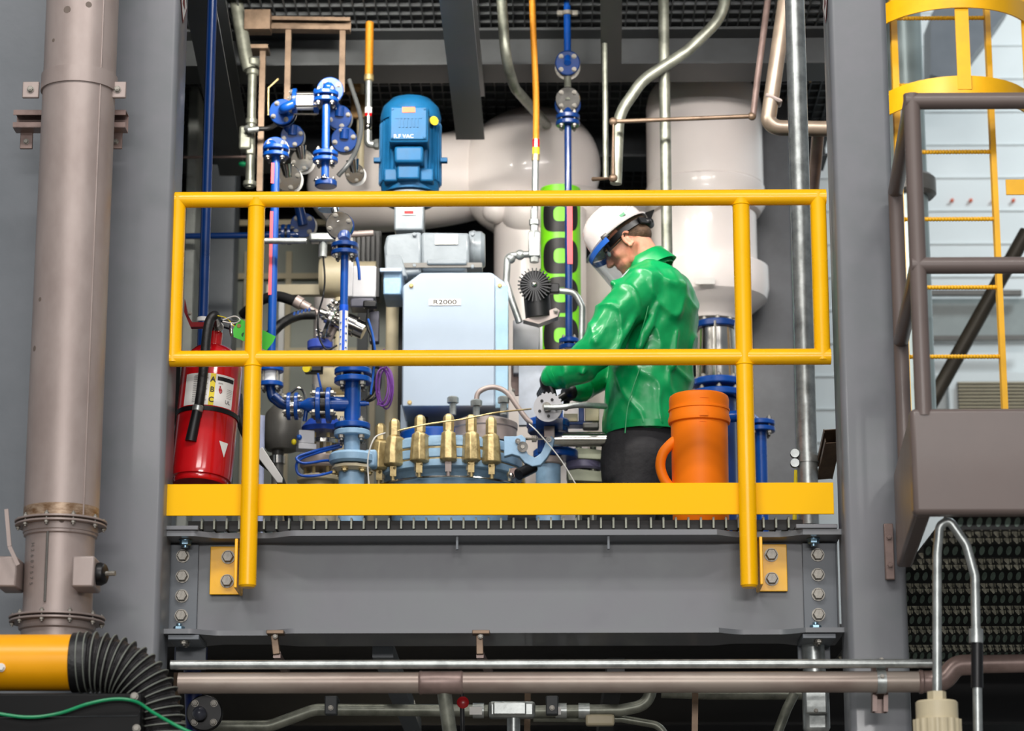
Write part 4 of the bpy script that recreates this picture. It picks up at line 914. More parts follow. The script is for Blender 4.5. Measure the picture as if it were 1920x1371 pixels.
pipe(t, [Q(503, 216, .3), Q(503, 165, .3), Q(522, 148, .3)], M(2, YM_), BRS, name='sensor_tube')
# left down pipe
t = thing('labelled_blue_pipe', 'blue pipe with red label strip dropping beside the left railing post', 'pipe', Q(505, 735))
face_disc(t, Q(516, 280, .04), Vector((.1, -1, -.1)), M(24, YM_), M(9, YM_), BLU, 4, .6)
obj('gasket', MB().disc(Q(519, 282, .08), Vector((.1, -1, -.1)), M(25, YM_), M(3, YM_)), SPL, t)
obj('elbow', MB().tube([Q(514, 276, .03), Q(507, 272, -.06), Q(503, 288, -.07)], M(11, YM_), 20, .05), BLU, t)
q, p = V(508, 290, 700, YM_-.07)
flange_pair(t, Vector((q.x, YM_-.07, Q(0, 298).z)), Z3, M(25, YM_), M(8, YM_), .012, BLU)
obj('pipe', MB().cyl(p, q, M(8, YM_)), BLU, t)
z0_, z1_ = Q(0, 565).z, Q(0, 410).z
obj('red_label', MB().box((p.x-M(4.5, YM_), YM_-.07-M(6.4, YM_), (z0_+z1_)/2), M(6, YM_), .006, z1_-z0_), LPK, t)
obj('red_label', MB().box((p.x-M(4.5, YM_), YM_-.07-M(6.4, YM_), (Q(0, 320).z+Q(0, 358).z)/2), M(6, YM_), .006, Q(0, 320).z-Q(0, 358).z), LPK, t)
fp = Vector((p.x, YM_-.07, Q(0, 717).z)); flange_pair(t, fp, Z3, M(24, YM_), M(9, YM_), M(20, YM_), BLU, spacer=WH2, sp_r=.62)
obj('elbow', MB().tube([fp-Z3*.04, Q(510, 745, -.07), Q(527, 758, -.07), Q(540, 762, -.07)], M(9, YM_), 18, .03), BL2, t)
# centre left down pipe, tee and branch
YC2 = 10.15
def U(px, py, dy=0): return P(px, py, YC2+dy)
t = thing('blue_tee_pipe', 'blue pipe with blue and white label running down to a flanged tee', 'pipe', U(663, 850))
a2 = Vector((.1, -1, -.3)).normalized()
face_disc(t, U(636, 422, .05), a2, M(26, YC2), M(8, YC2), SPL, 4, .4); obj('flange', MB().disc(U(638, 425, .09), a2, M(27, YC2), M(12, YC2)), BL2, t)
obj('reducer', MB().tube([U(625, 385, .06), U(634, 418, .05)], M(7, YC2), 18), SPL, t); obj('collar', MB().disc(U(616, 390, .08), Z3, M(20, YC2), M(10, YC2)), LB2, t)
obj('pipe', MB().tube([U(638, 425, .1), U(646, 440, .08), U(645, 455, 0)], M(13, YC2), 20), BL2, t)
q, p = V(643, 452, 690, YC2)
flange_pair(t, Vector((q.x, YC2, U(0, 471).z)), Z3, M(26, YC2), M(9, YC2), .012, BL2)
obj('pipe', MB().cyl(p, Vector((q.x, YC2, U(0, 482).z)), M(7.5, YC2)), BLU, t)
z0_, z1_ = U(0, 672).z, U(0, 575).z
lb_ = obj('blue_label', MB().cyl((p.x, YC2, z0_), (p.x, YC2, z1_), M(8.3, YC2)), mat('label_blue', (16, 88, 214), .4), t)
obj('white_label', MB().lathe((p.x, YC2, z0_), Z3, [(.0, M(8.6, YC2)), (.006, M(8.6, YC2))], 24), PAP, t)
for a0_, a1_ in ((-1.3, -.25), (.35, 1.3)): obj('white_strip', patch(Vector((p.x, YC2, z0_)), Z3, M(8.4, YC2), X3, -Y3, a0_, a1_, .02, z1_-z0_-.025, 6), PAP, lb_)
mb = MB()
for k in range(9): mb.box((p.x-M(5, YC2) if k % 2 else p.x+M(5.4, YC2), YC2-M(7.3, YC2), z0_+.035+k*.0145), .006, .006, .005)
obj('faint_print', mb, SBL, lb_)
xc = U(661, 760).x
def T(py): return Vector((xc, YC2, U(661, py).z))
flange_pair(t, T(706), Z3, M(35, YC2), M(11, YC2), .012, BLU)
obj('tee', MB().cyl(T(795), T(718), M(15.5, YC2), seg=32), BLU, t)
obj('branch', MB().cyl(T(758), U(620, 758), M(14, YC2), seg=28), BLU, t); obj('plug', MB().cyl(T(757), U(686, 757), M(5, YC2)).cyl(U(684, 757), U(692, 757), M(3.5, YC2)), BLU, t)
flange_pair(t, U(607, 760), X3, M(34, YC2), M(9, YC2), M(10, YC2), BLU)
obj('reducer', MB().lathe(U(590, 760), -X3, [(0, M(14, YC2)), (M(12, YC2), M(14, YC2)), (M(24, YC2), M(7, YC2)), (M(30, YC2), M(7, YC2))], 24), BLU, t)
flange_pair(t, U(549, 762), X3, M(26, YC2), M(7, YC2), M(7, YC2), BLU, spacer=SPL)
pipe(t, [U(541, 762), U(528, 755), U(514, 742)], M(8, YC2), BL2)
pipe(t, [U(575, 765), U(571, 790)], M(4, YC2), BL2, name='drain'); 
flange_pair(t, T(807), Z3, M(34, YC2), M(11, YC2), .006, BLU, m2=LB2)
obj('neck', MB().cyl(T(850), T(812), M(15, YC2), seg=32), LB2, t)
t = thing('clamp_nozzle', 'pale blue nozzle with clamped collar standing left of the vessel ring', 'nozzle', U(655, 960))
obj('collar', MB().lathe(T(872), Z3, [(0, M(38, YC2)), (.01, M(42, YC2)), (.035, M(42, YC2)), (.045, M(38, YC2))], 40), LB2, t)
obj('tan_clamp', MB().lathe(T(886), Z3, [(0, M(30, YC2)), (.012, M(38, YC2)), (.024, M(36, YC2))], 10), CRM, t)
obj('pipe', MB().cyl(T(985), T(880), M(24, YC2), seg=36), LB2, t)
for p in ring_pts(T(884), Z3, M(33, YC2), 6, .2): bolt(t, p, -Z3, .014, BRS, .5)
obj('lug', MB().box(U(696, 862), M(22, YC2), .06, M(34, YC2)), LB2, t, bevel=.01)
t = thing('sensor_box', 'light grey sensor box with a yellow cap left of the pale blue nozzle', 'sensor', U(570, 845, .05))
bb = obj('body', MB().box(U(573, 822, .05), M(30, YC2), .06, M(26, YC2), Matrix.Rotation(.25, 3, 'Z')), LGB, t, bevel=.004)
obj('base', MB().box(U(574, 840, .05), M(34, YC2), .065, M(11, YC2), Matrix.Rotation(.25, 3, 'Z')), LGB, t, bevel=.003)
obj('yellow_cap', MB().ell(U(551, 829, .02), .01, .01, .012), YLB, t); obj('blue_port', MB().ell(U(561, 820, .01), .011, .011, .011), SBL, t)
t = thing('back_flange', 'blue valve cover on brass studs behind the grey sensor box', 'valve', U(606, 905, .2))
obj('cover', MB().lathe(U(606, 812, .25), Z3, [(0, M(40, YC2)), (.02, M(42, YC2)), (.05, M(30, YC2)), (.08, M(12, YC2))], 32), mat('bright_navy', (30, 66, 160), .35), t)
obj('clamp_ring', MB().disc(U(606, 832, .25), Z3, M(38, YC2), .02), SPL, t); obj('clamp_ring', MB().disc(U(600, 868, .25), Z3, M(38, YC2), .05), SST, t)
obj('foot', MB().cyl((U(598, 900).x, YC2+.25, ZD), U(598, 900, .25), M(30, YC2)), CRM, t); obj('lower_plate', MB().disc(U(598, 900, .25), Z3, M(42, YC2), .02), CRM, t)
for p in ring_pts(U(602, 858, .25), Z3, M(30, YC2), 7, .3): obj('stud', MB().cyl(p-Z3*.09, p+Z3*.09, .007, seg=8), BRS, t)
t = solo('blue_cable_loop', MB().tube(smooth_path([U(640, 838, .1), U(600, 848, 0), U(562, 862, -.05), U(556, 880, -.05), U(566, 892, -.05), U(600, 891, -.05), U(632, 880, 0), U(618, 864, .02), U(570, 869, -.06), U(557, 858, -.06), U(590, 846, -.02), U(636, 834, .1)]), M(2.6, YC2), 10), BCB, 'looped blue cable hanging in front of the brass studs', 'cable')
solo('white_tie_wire', MB().tube(smooth_path([U(722, 812, -.12), U(702, 822, -.18), U(690, 860, -.2), U(692, 915, -.2)]), M(1.4, YC2), 6), WCB, 'thin white wire curving down over the leftmost brass clamp', 'wire')
t = thing('dark_valve_body', 'dark grey valve casting on a steel leg behind the small blue flanges', 'valve', P(528, 985, 10.9))
obj('casting', MB().lathe(P(528, 845, 10.9), Z3, [(0, M(28, 11)), (.03, M(36, 11)), (.1, M(38, 11)), (.16, M(30, 11)), (.2, M(14, 11)), (.24, M(12, 11))], 28), DCS, t)
obj('leg', MB().cyl((P(520, 900, 10.9).x, 10.9, ZD), (P(520, 900, 10.9).x, 10.9, P(520, 846, 10.9).z), M(11, 11)), DCS, t); obj('leg_collar', MB().cyl(P(520, 870, 10.9), P(520, 856, 10.9), M(15, 11)), SPL, t)
t = thing('labelled_black_hose', 'black hose with a white label strip passing behind the left post', 'hose', P(520, 905, 9.7))
hs = smooth_path([P(446, 740, 9.6), P(454, 800, 9.6), P(486, 858, 9.65), P(530, 912, 9.7), Vector((P(556, 950, 9.75).x, 9.75, ZD+.015))])
obj('hose', MB().tube(hs, M(8, 9.7), 16), RUB, t)
obj('white_label', MB().prism([P(486, 842, 9.6), P(492, 838, 9.6), P(530, 896, 9.62), P(529, 905, 9.62), P(520, 905, 9.62), P(484, 858, 9.6)], (0, .012, 0)), PAP, t, bevel=.002)
solo('pale_tube', MB().cyl((P(489, 900, 10.2).x, 10.2, ZD), P(490, 780, 10.2), M(7, 10.2)), mat('pale_violet_tube', (176, 184, 214), .4), 'short pale violet tube just right of the left railing post', 'tube')
t = thing('black_upper_hose', 'black braided hose with steel coupling leading into the steel sight port', 'hose', P(570, 575, 10.9))
obj('hose', MB().tube(smooth_path([P(456, 590, 11.1), P(486, 565, 11.0), P(520, 556, 10.95), P(556, 566, 10.9)]), M(10, 10.9), 18), RUB, t)
obj('coupling', MB().lathe(P(554, 564, 10.9), P(600, 590, 10.9)-P(554, 564, 10.9), [(0, M(12, 11)), (.03, M(12, 11)), (.032, M(9, 11)), (.07, M(9, 11)), (.072, M(6, 11)), (.13, M(6, 11))], 20), SST, t)
t = thing('black_lower_hose', 'black hose with blue print curving up to the steel sight port', 'hose', P(540, 610, 10.7))
obj('hose', MB().tube(smooth_path([P(468, 660, 10.6), P(500, 634, 10.7), P(530, 606, 10.75), P(560, 592, 10.8), P(592, 590, 10.8)]), M(9.5, 10.7), 18), RUB, t)
for k, (x, y) in enumerate(((552, 588), (559, 586), (566, 584), (573, 582), (580, 581))): obj('blue_print', MB().box(P(x, y, 10.68), M(4, 10.7), .003, M(7, 10.7), Matrix.Rotation(.3, 3, 'Y')), SBL, t)
t = thing('steel_sight_port', 'slanting polished steel sight port behind the blue and white labelled pipe', 'sight port', P(640, 660, 10.6)); Yp = 10.55
d0, d1 = P(600, 585, Yp), P(686, 622, Yp)
obj('barrel', MB().lathe(d0, d1-d0, [(0, M(8, Yp)), (.03, M(8, Yp)), (.032, M(16, Yp)), (.08, M(17, Yp)), (.082, M(20, Yp)), (.16, M(20, Yp)), (.162, M(17, Yp)), (.2, M(17, Yp))], 32), SPL, t)
dd = (d1-d0).normalized(); f = obj('flange', MB().disc(P(624, 605, Yp), dd, M(46, Yp), M(8, Yp)), SPL, t)
for p in ring_pts(P(621, 603, Yp), dd, M(36, Yp), 8, .2): stud(f, p, dd, .015, .012, SPL)
obj('stem', MB().cyl(P(628, 615, Yp), P(605, 660, Yp), M(6, Yp)), SST, t); obj('cap', MB().disc(P(600, 648, Yp+.02), Z3, M(24, Yp), .04), mat('violet_blue', (70, 92, 190), .3), t)
t = thing('probe_cable', 'grey conduit body with a thin dark cable hanging down to the sight port', 'cable', P(604, 520, 10.45)); Yk = 10.45
pipe(t, [P(495, 452, Yk), P(575, 452, Yk)], M(6, Yk), GAL)
obj('conduit_box', MB().box(P(608, 447, Yk), M(56, Yk), .05, M(18, Yk)), GAL, t, bevel=.01); obj('gland', MB().cyl(P(605, 482, Yk), P(606, 455, Yk), M(8, Yk)), GAL, t)
pipe(t, smooth_path([P(606, 482, Yk), P(609, 520, Yk), P(606, 555, Yk), P(597, 590, Yk-.1), P(598, 630, Yk-.1), P(612, 655, Yk-.1), P(632, 648, Yk-.1)]), M(1.8, Yk), BPL, name='lead')
solo('steel_branch', MB().tube([P(650, 440, 10.9), P(700, 437, 10.9)], M(6, 10.9), 16), SST, 'short steel stub between the manifold flange and the motor gearbox', 'pipe')
t = thing('back_blue_pipe', 'blue pipe and flanges half hidden at the left behind the conduit body', 'pipe', P(565, 440, 11.3)); Yb = 11.3
face_disc(t, P(568, 422, Yb), a2, M(24, Yb), M(9, Yb), BL2, 4); obj('gasket', MB().disc(P(570, 425, Yb+.04), a2, M(25, Yb), .01), PAP, t)
pipe(t, [P(568, 422, Yb-.02), P(560, 385, Yb-.04)], M(9, Yb), BL2); flange_pair(t, P(537, 440, Yb), X3, M(20, Yb), M(7, Yb), .01, BL2)
pipe(t, [P(500, 441, Yb), P(560, 441, Yb)], M(7, Yb), BL2)
t = thing('grey_actuator', 'light grey boxy actuator with black foot beside the labelled blue pipe', 'actuator', P(690, 590, 10.5)); Ya = 10.55
obj('body', MB().box(P(684, 534, Ya), M(46, Ya), .1, M(62, Ya)), LGB, t, bevel=.006); obj('side_plate', MB().box(P(658, 530, Ya), M(12, Ya), .12, M(70, Ya)), LGB, t, bevel=.004)
obj('end_cap', MB().box(P(709, 535, Ya), M(8, Ya), .09, M(58, Ya)), BPL, t, bevel=.003)
obj('foot', MB().box(P(680, 573, Ya), M(44, Ya), .1, M(18, Ya)), mat('slate_violet', (84, 84, 96), .4), t, bevel=.006)
obj('connector', MB().box(P(694, 572, Ya-.06), M(26, Ya), .04, M(14, Ya)), BPL, t, bevel=.006)
obj('lead', MB().tube(smooth_path([P(690, 580, Ya-.07), P(688, 610, Ya-.07), P(698, 640, Ya-.07), P(700, 700, Ya-.05)]), M(2, Ya), 8), BPL, t)
obj('mount', MB().box(P(702, 615, Ya+.03), M(18, Ya), .05, M(60, Ya)), mat('slate_violet_mount', (84, 84, 96), .4), t, bevel=.004)
solo('blue_lead', MB().tube(smooth_path([P(690, 598, 10.35), P(698, 625, 10.35), P(703, 660, 10.35), P(700, 700, 10.4), P(695, 740, 10.4)]), M(2.2, 10.4), 8), SBL, 'thin bright blue cable dropping beside the grey actuator', 'cable')
t = solo('black_cable_coil', MB().tube(smooth_path([P(712, 690, 10.5), P(700, 690, 10.45), P(704, 715, 10.45), P(698, 738, 10.45), P(682, 752, 10.45), P(700, 748, 10.42), P(712, 725, 10.45), P(712, 690, 10.5), P(706, 684, 10.5), P(695, 705, 10.5), P(694, 735, 10.5)]), M(3, 10.45), 10), RUB, 'coiled black cable hanging right of the blue tee', 'cable')
mb = MB()
for k in range(6):
    r_ = .022+.002*(k % 3); c = P(716+k*1.7, 724+(k % 2)*3, 10.4+.008*k); mb.tube([c+Vector((math.cos(a*PI/10)*r_*1.1, .012*math.sin(a*PI/5+k), math.sin(a*PI/10)*r_*3.3)) for a in range(21)], .0032, 8, cap=False)
mb.tube([P(708, 760, 10.4), P(712, 735, 10.4)], .0032, 8); mb.tube([P(722, 690, 10.4), P(720, 655, 10.4)], .003, 8)
solo('purple_cable_coil', mb, PRP, 'coil of purple cable hanging left of the pale blue housing', 'cable')
t = thing('cream_pump_head', 'cream coloured round housing partly hidden behind the labelled pipe', 'pump', P(640, 580, 11.4))
obj('housing', MB().lathe(P(600, 520, 11.4), X3, [(0, M(34, 11.4)), (.02, M(40, 11.4)), (.12, M(40, 11.4)), (.14, M(30, 11.4)), (.25, M(30, 11.4))], 32), CRM, t)
obj('stand', MB().cyl((P(640, 560, 11.4).x, 11.4, ZD), P(640, 560, 11.4), .03), CRM, t); obj('panel', MB().box(P(555, 545, 11.5), M(110, 11.5), .04, M(20, 11.5)), CRM, t)
solo('bright_post', MB().box((P(528, 600, 12.2).x, 12.2, (ZD+P(528, 545, 12.2).z)/2), M(10, 12.2), .03, P(528, 545, 12.2).z-ZD), WH2, 'narrow bright white upright behind the labelled blue pipe', 'post')
solo('white_standpipe', MB().cyl((P(612, 600, 12.0).x, 12.0, ZD), (P(612, 600, 12.0).x, 12.0, P(612, 560, 12.0).z), M(24, 12)), WHT, 'white lagged standpipe behind the steel sight port', 'pipe')
solo('steel_column', MB().cyl((P(735, 650, 10.95).x, 10.95, P(735, 830, 10.95).z), (P(735, 650, 10.95).x, 10.95, P(735, 560, 10.95).z), M(12, 11)), CRM, 'slim cream coloured tube left of the pale blue housing', 'pipe')
# ================================================================== blue motor, gearbox and pale blue housing
YE = 10.9; ex = P(769, 350, YE).x
def E(py): return Vector((ex, YE, P(769, py, YE).z))
t = thing('blue_motor', 'large blue electric motor standing upright on the grey gearbox', 'motor', E(388)); re = M(54, YE)
h0 = E(362).z
obj('shell', MB().lathe(E(350), Z3, [(0, re*1.0), (E(300).z-E(350).z, re*1.03), (E(235).z-E(350).z, re*1.0), (E(215).z-E(350).z, re*.9), (E(205).z-E(350).z, re*.6)], 48), MOT, t)
mb = MB()
for k in range(36):
    a = 2*PI*k/36; d = Vector((math.cos(a), math.sin(a), 0)); mb.bar(E(346)+d*re*1.04, E(236)+d*re*1.02, .004, re*.16, (-d.y, d.x, 0))
tag(obj('cooling_fins', mb, MOT, t))
obj('fan_cowl', MB().lathe(E(232), Z3, [(0, re*1.06), (E(222).z-E(232).z, re*1.08), (E(205).z-E(232).z, re*1.0), (E(190).z-E(232).z, re*.72), (E(186).z-E(232).z, re*.4)], 48), MOT, t)
obj('end_bell', MB().lathe(E(366), Z3, [(0, re*1.0), (E(352).z-E(366).z, re*1.03), (E(340).z-E(366).z, re*1.0), (E(326).z-E(366).z, re*.8)], 48), MOT, t)
jb = obj('junction_box', MB().box(Vector((P(764, 265, 10.6).x, YE-re-.045, E(264).z)), M(76, 10.6), .11, M(74, 10.6)), MOT, t, bevel=.008)
jx, jy, jz = P(764, 265, 10.6).x, YE-re-.102, E(264).z
obj('box_lid', MB().box((jx, jy, jz), M(70, 10.6), .012, M(66, 10.6)), MOT, jb, bevel=.004)
obj('orange_label', MB().box((jx, jy-.008, jz+M(27, 10.6)), M(25, 10.6), .002, M(11, 10.6)), OLB, jb)
mb = MB()
for k in range(6): mb.box((jx+(k-2.5)*M(7, 10.6), jy-.008, jz), M(3, 10.6), .004, M(18, 10.6))
mb.box((jx, jy-.007, jz+M(10, 10.6)), M(52, 10.6), .003, M(1.5, 10.6)); obj('cast_ribs', mb, MOT, jb)
text('box_lettering', 'R.F VAC', Vector((jx-.02, jy-.0075, jz-M(27, 10.6))), X3, Z3, .024, LGB, jb)
for sx in (-1, 1):
    for sz in (-1, 1): bolt(jb, (jx+sx*M(31, 10.6), jy-.006, jz+sz*M(29, 10.6)), FRONT, .006, MOT, .1)
obj('box_neck', MB().box(Vector((jx, YE-re-.02, E(315).z)), M(56, 10.6), .1, M(34, 10.6)), MOT, t, bevel=.012)
obj('foot_pad', MB().box(Vector((ex+.0, YE-re*.9, E(338).z)), M(42, YE), .1, M(40, YE)).box(Vector((ex-M(34, YE), YE-re*.75, E(345).z)), M(26, YE), .08, M(26, YE)).box(Vector((ex+M(34, YE), YE-re*.75, E(345).z)), M(26, YE), .08, M(26, YE)), MOT, t, bevel=.008)
obj('yellow_sticker', MB().disc(Vector((P(811, 243, 10.65).x, YE-re*.93, E(243).z)), Vector((.6, -1, 0)), M(9, YE), .004), YLB, t)
for x, y in ((709, 308), (833, 308)): obj('lifting_lug', MB().box(Vector((P(x, y, YE).x, YE-.05, P(x, y, YE).z)), M(14, YE), .03, M(9, YE)), MOT, t, bevel=.003)
t = thing('grey_gearbox', 'grey cast gearbox and side drive between the blue motor and pale blue housing', 'gearbox', E(512))
obj('neck', MB().box(E(412), M(56, YE), .14, M(60, YE)), GCS, t, bevel=.008)
obj('adapter', MB().lathe(E(384), Z3, [(0, M(44, YE)), (.02, M(50, YE)), (.04, M(46, YE))], 36), GCS, t)
obj('warning_label', MB().box(E(408)+Vector((0, -.074, 0)), M(25, YE), .002, M(10, YE)), PAP, t); obj('warning_stripe', MB().box(E(408)+Vector((0, -.076, 0)), M(18, YE), .002, M(6, YE)), RED, t)
g1 = P(757, 478, 10.75); obj('bevel_housing', MB().prism([P(725, 440, 10.66), P(790, 434, 10.66), P(790, 512, 10.66), P(735, 520, 10.66), P(722, 500, 10.66), P(720, 462, 10.66)], (0, .22, 0)), GCS, t, bevel=.012)
obj('foot', MB().prism([P(722, 478, 10.6), P(752, 478, 10.6), P(764, 518, 10.6), P(722, 518, 10.6)], (0, .06, 0)), GCS, t, bevel=.006)
obj('drive_body', MB().prism([P(790, 435, 10.66), P(880, 436, 10.66), P(880, 500, 10.66), P(868, 506, 10.66), P(790, 506, 10.66)], (0, .22, 0)), GCS, t, bevel=.012)
obj('drive_face', MB().box(P(838, 492, 10.65), M(74, YE), .02, M(10, YE)), GCS, t, bevel=.006); obj('rating_plate', MB().box(P(837, 449, 10.655), M(42, YE), .004, M(19, YE)), PAP, t)
obj('end_cover', MB().lathe(P(880, 470, 10.78), X3, [(0, M(36, YE)), (.02, M(38, YE)), (.03, M(36, YE)), (.05, M(36, YE)), (.066, M(30, YE))], 28), GCS, t)
for x, y in ((777, 440), (777, 498), (886, 440), (886, 500)): bolt(t, P(x, y, 10.655), FRONT, .009, GCS, .1)
obj('base_plate', MB().box(P(830, 512, 10.77), M(150, YE), .24, .02), NVY if 0 else DCS, t)
YH = 10.5
t = thing('drive_housing', 'pale blue agitator housing marked R2000 above the brass clamped vessel', 'housing', P(850, 790, YH))
poly = [P(753, 536, YH), P(790, 511, YH), P(918, 511, YH), P(951, 532, YH), P(951, 762, YH), P(753, 762, YH)]
vx0, vx1 = poly[5].x, poly[4].x
poly = [Vector((vx0, YH, poly[0].z)), Vector((P(788, 640, YH).x, YH, poly[1].z)), Vector((P(921, 640, YH).x, YH, poly[1].z)), Vector((vx1, YH, poly[3].z)), Vector((vx1, YH, poly[4].z)), Vector((vx0, YH, poly[4].z))]
hb = obj('shell', MB().prism(poly, (0, .42, 0)), LBL, t, bevel=.008)
xp = P(927, 700, YH).x
obj('front_panel', MB().prism([Vector((vx0+.004, YH-.008, poly[0].z-.004)), Vector((P(786, 640, YH).x, YH-.008, poly[1].z-.022)), Vector((xp, YH-.008, poly[1].z-.022)), Vector((xp, YH-.008, poly[4].z)), Vector((vx0+.004, YH-.008, poly[4].z))], (0, .008, 0)), LBL, hb, bevel=.003)
obj('edge_cover', MB().box(((xp+vx1)/2+.004, YH-.004, (poly[3].z+poly[4].z)/2-.01), vx1-xp, .012, poly[3].z-poly[4].z), mat('mid_blue_paint', (150, 184, 206), .4), hb, bevel=.003)
lc = P(834, 567, YH-.01); pl_ = obj('name_label', MB().box(lc, M(60, YH), .002, M(12, YH)), PAP, hb)
text('name_lettering', 'R2000', lc+Vector((0, -.0015, 0)), X3, Z3, M(12, YH), BKI, pl_, wscale=1.45, bold=.012)
for x, y in ((771, 536), (937, 536), (768, 755)): bolt(hb, P(x, y, YH-.009), FRONT, .009, BRS, .1)
obj('side_arm', MB().box(P(738, 543, YH+.12), M(34, YH), .2, M(46, YH)), LB2, t, bevel=.006); obj('side_arm_lid', MB().box(P(736, 521, YH+.12), M(42, YH), .24, M(8, YH)), LBL, t, bevel=.003)
obj('shaft', MB().cyl(P(790, 760, YH+.2), P(790, 800, YH+.2), M(13, YH)), BPL, t)
obj('stand', MB().box(P(758, 785, YH+.3), M(14, YH), .05, M(50, YH)).box(P(942, 785, YH+.3), M(14, YH), .05, M(50, YH)).box(P(850, 770, YH+.35), M(190, YH), .05, M(20, YH)), LBL, t, bevel=.003)
# pale blue frame plates to the right
solo('frame_plate', MB().box(P(1015, 730, 10.9)+Vector((0, 0, .0)), M(84, 10.9), .04, M(140, 10.9)), mat('pale_grey_plate', (206, 212, 224), .4), 'pale grey plate standing between the housing and the worker', 'plate')
# ================================================================== vessel with brass clamps
YW = 10.3; wc = Vector((P(838, 860, YW).x, YW+.30, 0)); RW = M(139, YW)
def zw(py): return P(838, py-6, YW).z
def zv(py): return P(905, py, YW+.12).z
t = thing('reactor_vessel', 'pale blue vessel with bolted cover ring of brass swing clamps', 'vessel', Vector((wc.x, wc.y, ZD)))
obj('body', MB().lathe((wc.x, wc.y, ZD+.001), Z3, [(0, RW*.7), (zw(905)-ZD, RW*.82), (zw(892)-ZD, RW*.86), (zw(880)-ZD, RW*.92)], 56), LB2, t)
obj('lower_ring', MB().lathe((wc.x, wc.y, zw(880)), Z3, [(0, RW*.97), (.006, RW), (zw(866)-zw(880), RW), (zw(864)-zw(880), RW*.97)], 64), LB2, t)
obj('gasket', MB().lathe((wc.x, wc.y, zw(865)), Z3, [(0, RW*.975), (.008, RW*.975)], 64), BRS, t)
obj('middle_ring', MB().lathe((wc.x, wc.y, zw(862)), Z3, [(0, RW*.97), (.004, RW), (zw(846)-zw(862), RW), (zw(844)-zw(862), RW*.97)], 64), LB2, t)
obj('gasket', MB().lathe((wc.x, wc.y, zw(844)), Z3, [(0, RW*.975), (.008, RW*.975)], 64), BRS, t)
obj('upper_ring', MB().lathe((wc.x, wc.y, zw(841)), Z3, [(0, RW*.97), (.004, RW), (zw(824)-zw(841), RW*.99), (zw(818)-zw(841), RW*.9), (zw(812)-zw(841), RW*.7)], 64), LB2, t)
obj('cover_pad', MB().disc((wc.x-.06, wc.y, zw(800)), Z3, RW*.5, .05), BLU, t)
hc = Vector((P(905, 790, YW).x, YW+.24, 0)); rh = M(62, YW)
cov = obj('manhole_cover', MB().lathe((hc.x, hc.y, zv(822)), Z3, [(0, rh), (zv(796)-zv(822), rh), (zv(794)-zv(822), rh*1.03), (zv(784)-zv(822), rh*1.03), (zv(777)-zv(822), rh*.8)], 40), SST, t)
for k, (x, y, dy) in enumerate(((849, 778, 0), (893, 784, -.06), (910, 778, .32), (944, 778, 0))):
    c = P(x, y, YW+.1+dy); mk = obj('cap_bolt', MB().lathe(c, Z3, [(0, M(6.5, YW)), (M(22, YW), M(6.5, YW)), (M(23, YW), M(11, YW)), (M(33, YW), M(11, YW)), (M(35, YW), M(9, YW))], 8), GAL, cov)
obj('gooseneck', MB().tube(smooth_path([P(893, 758, YW+.1), P(896, 738, YW+.1), P(912, 728, YW+.1), P(932, 727, YW+.1), P(952, 738, YW+.1), P(972, 765, YW+.1), P(990, 788, YW+.1), P(1008, 798, YW+.1)]), M(5, YW), 14), SST, cov)
def clamp_at(ang, lab=None):
    d = Vector((math.sin(ang), -math.cos(ang), 0)); s_ = Vector((math.cos(ang), math.sin(ang), 0)); b0 = Vector((wc.x, wc.y, 0))+d*(RW+.012)
    def pt(r, w_, z): return b0+d*r+s_*w_+Vector((0, 0, z))
    z1, z2, z3, z4 = zw(815), zw(838), zw(868), zw(880)
    mb = MB()
    rows = [(z1, .012, .026, -.02), (z1-.012, .028, .032, -.03), (z2, .030, .040, -.03), (z3-.004, .034, .044, -.02), (z3-.012, .024, .03, -.01)]
    rings = []
    for z, w_, f_, b_ in rows: rings.append([pt(b_, -w_, z), pt(f_*.6, -w_, z), pt(f_, -w_*.45, z), pt(f_, w_*.45, z), pt(f_*.6, w_, z), pt(b_, w_, z)])
    c = obj('swing_clamp', MB().loft(rings), BRS, t, bevel=.003)
    top = b0+d*.002
    obj('clamp_nut', MB().lathe(top+Vector((0, 0, z1-.004)), Z3, [(0, .016), (.004, .022), (.056, .022), (.066, .017), (.072, .011)], 6), BRS, c)
    obj('eye_bolt', MB().cyl(pt(.008, 0, z3-.005), pt(.008, 0, z3-.07), .008, seg=12).cyl(pt(.008, -.014, z3-.02), pt(.008, .014, z3-.02), .006, seg=8).box(pt(.006, 0, z3-.03), .024, .02, .045), SST if abs(ang) < .1 else BRS, c)
def ang_of(px): return math.asin(max(-1, min(1, (P(px, 850, YW).x-wc.x)/(RW+.02))))
for px in (706, 735, 786, 841, 884, 922): clamp_at(ang_of(px))
for px in (712, 760, 812, 965): clamp_at(PI-ang_of(px))
mb = MB(); obj('locking_ring', MB().tube([Vector((wc.x+math.cos(a)*(RW+.01), wc.y+math.sin(a)*(RW+.01), zw(900))) for a in [2*PI*k/64 for k in range(65)]], .005, 8, cap=False), SPL, t)
for a in (-1.15, -.42, .3, 1.0):
    p = Vector((wc.x+math.sin(a)*(RW-.004), wc.y-math.cos(a)*(RW-.004), zw(872))); obj('hex_stud', MB().lathe(p, -Z3, [(0, .011), (.03, .011), (.032, .007), (.05, .007)], 6), CRM, t)
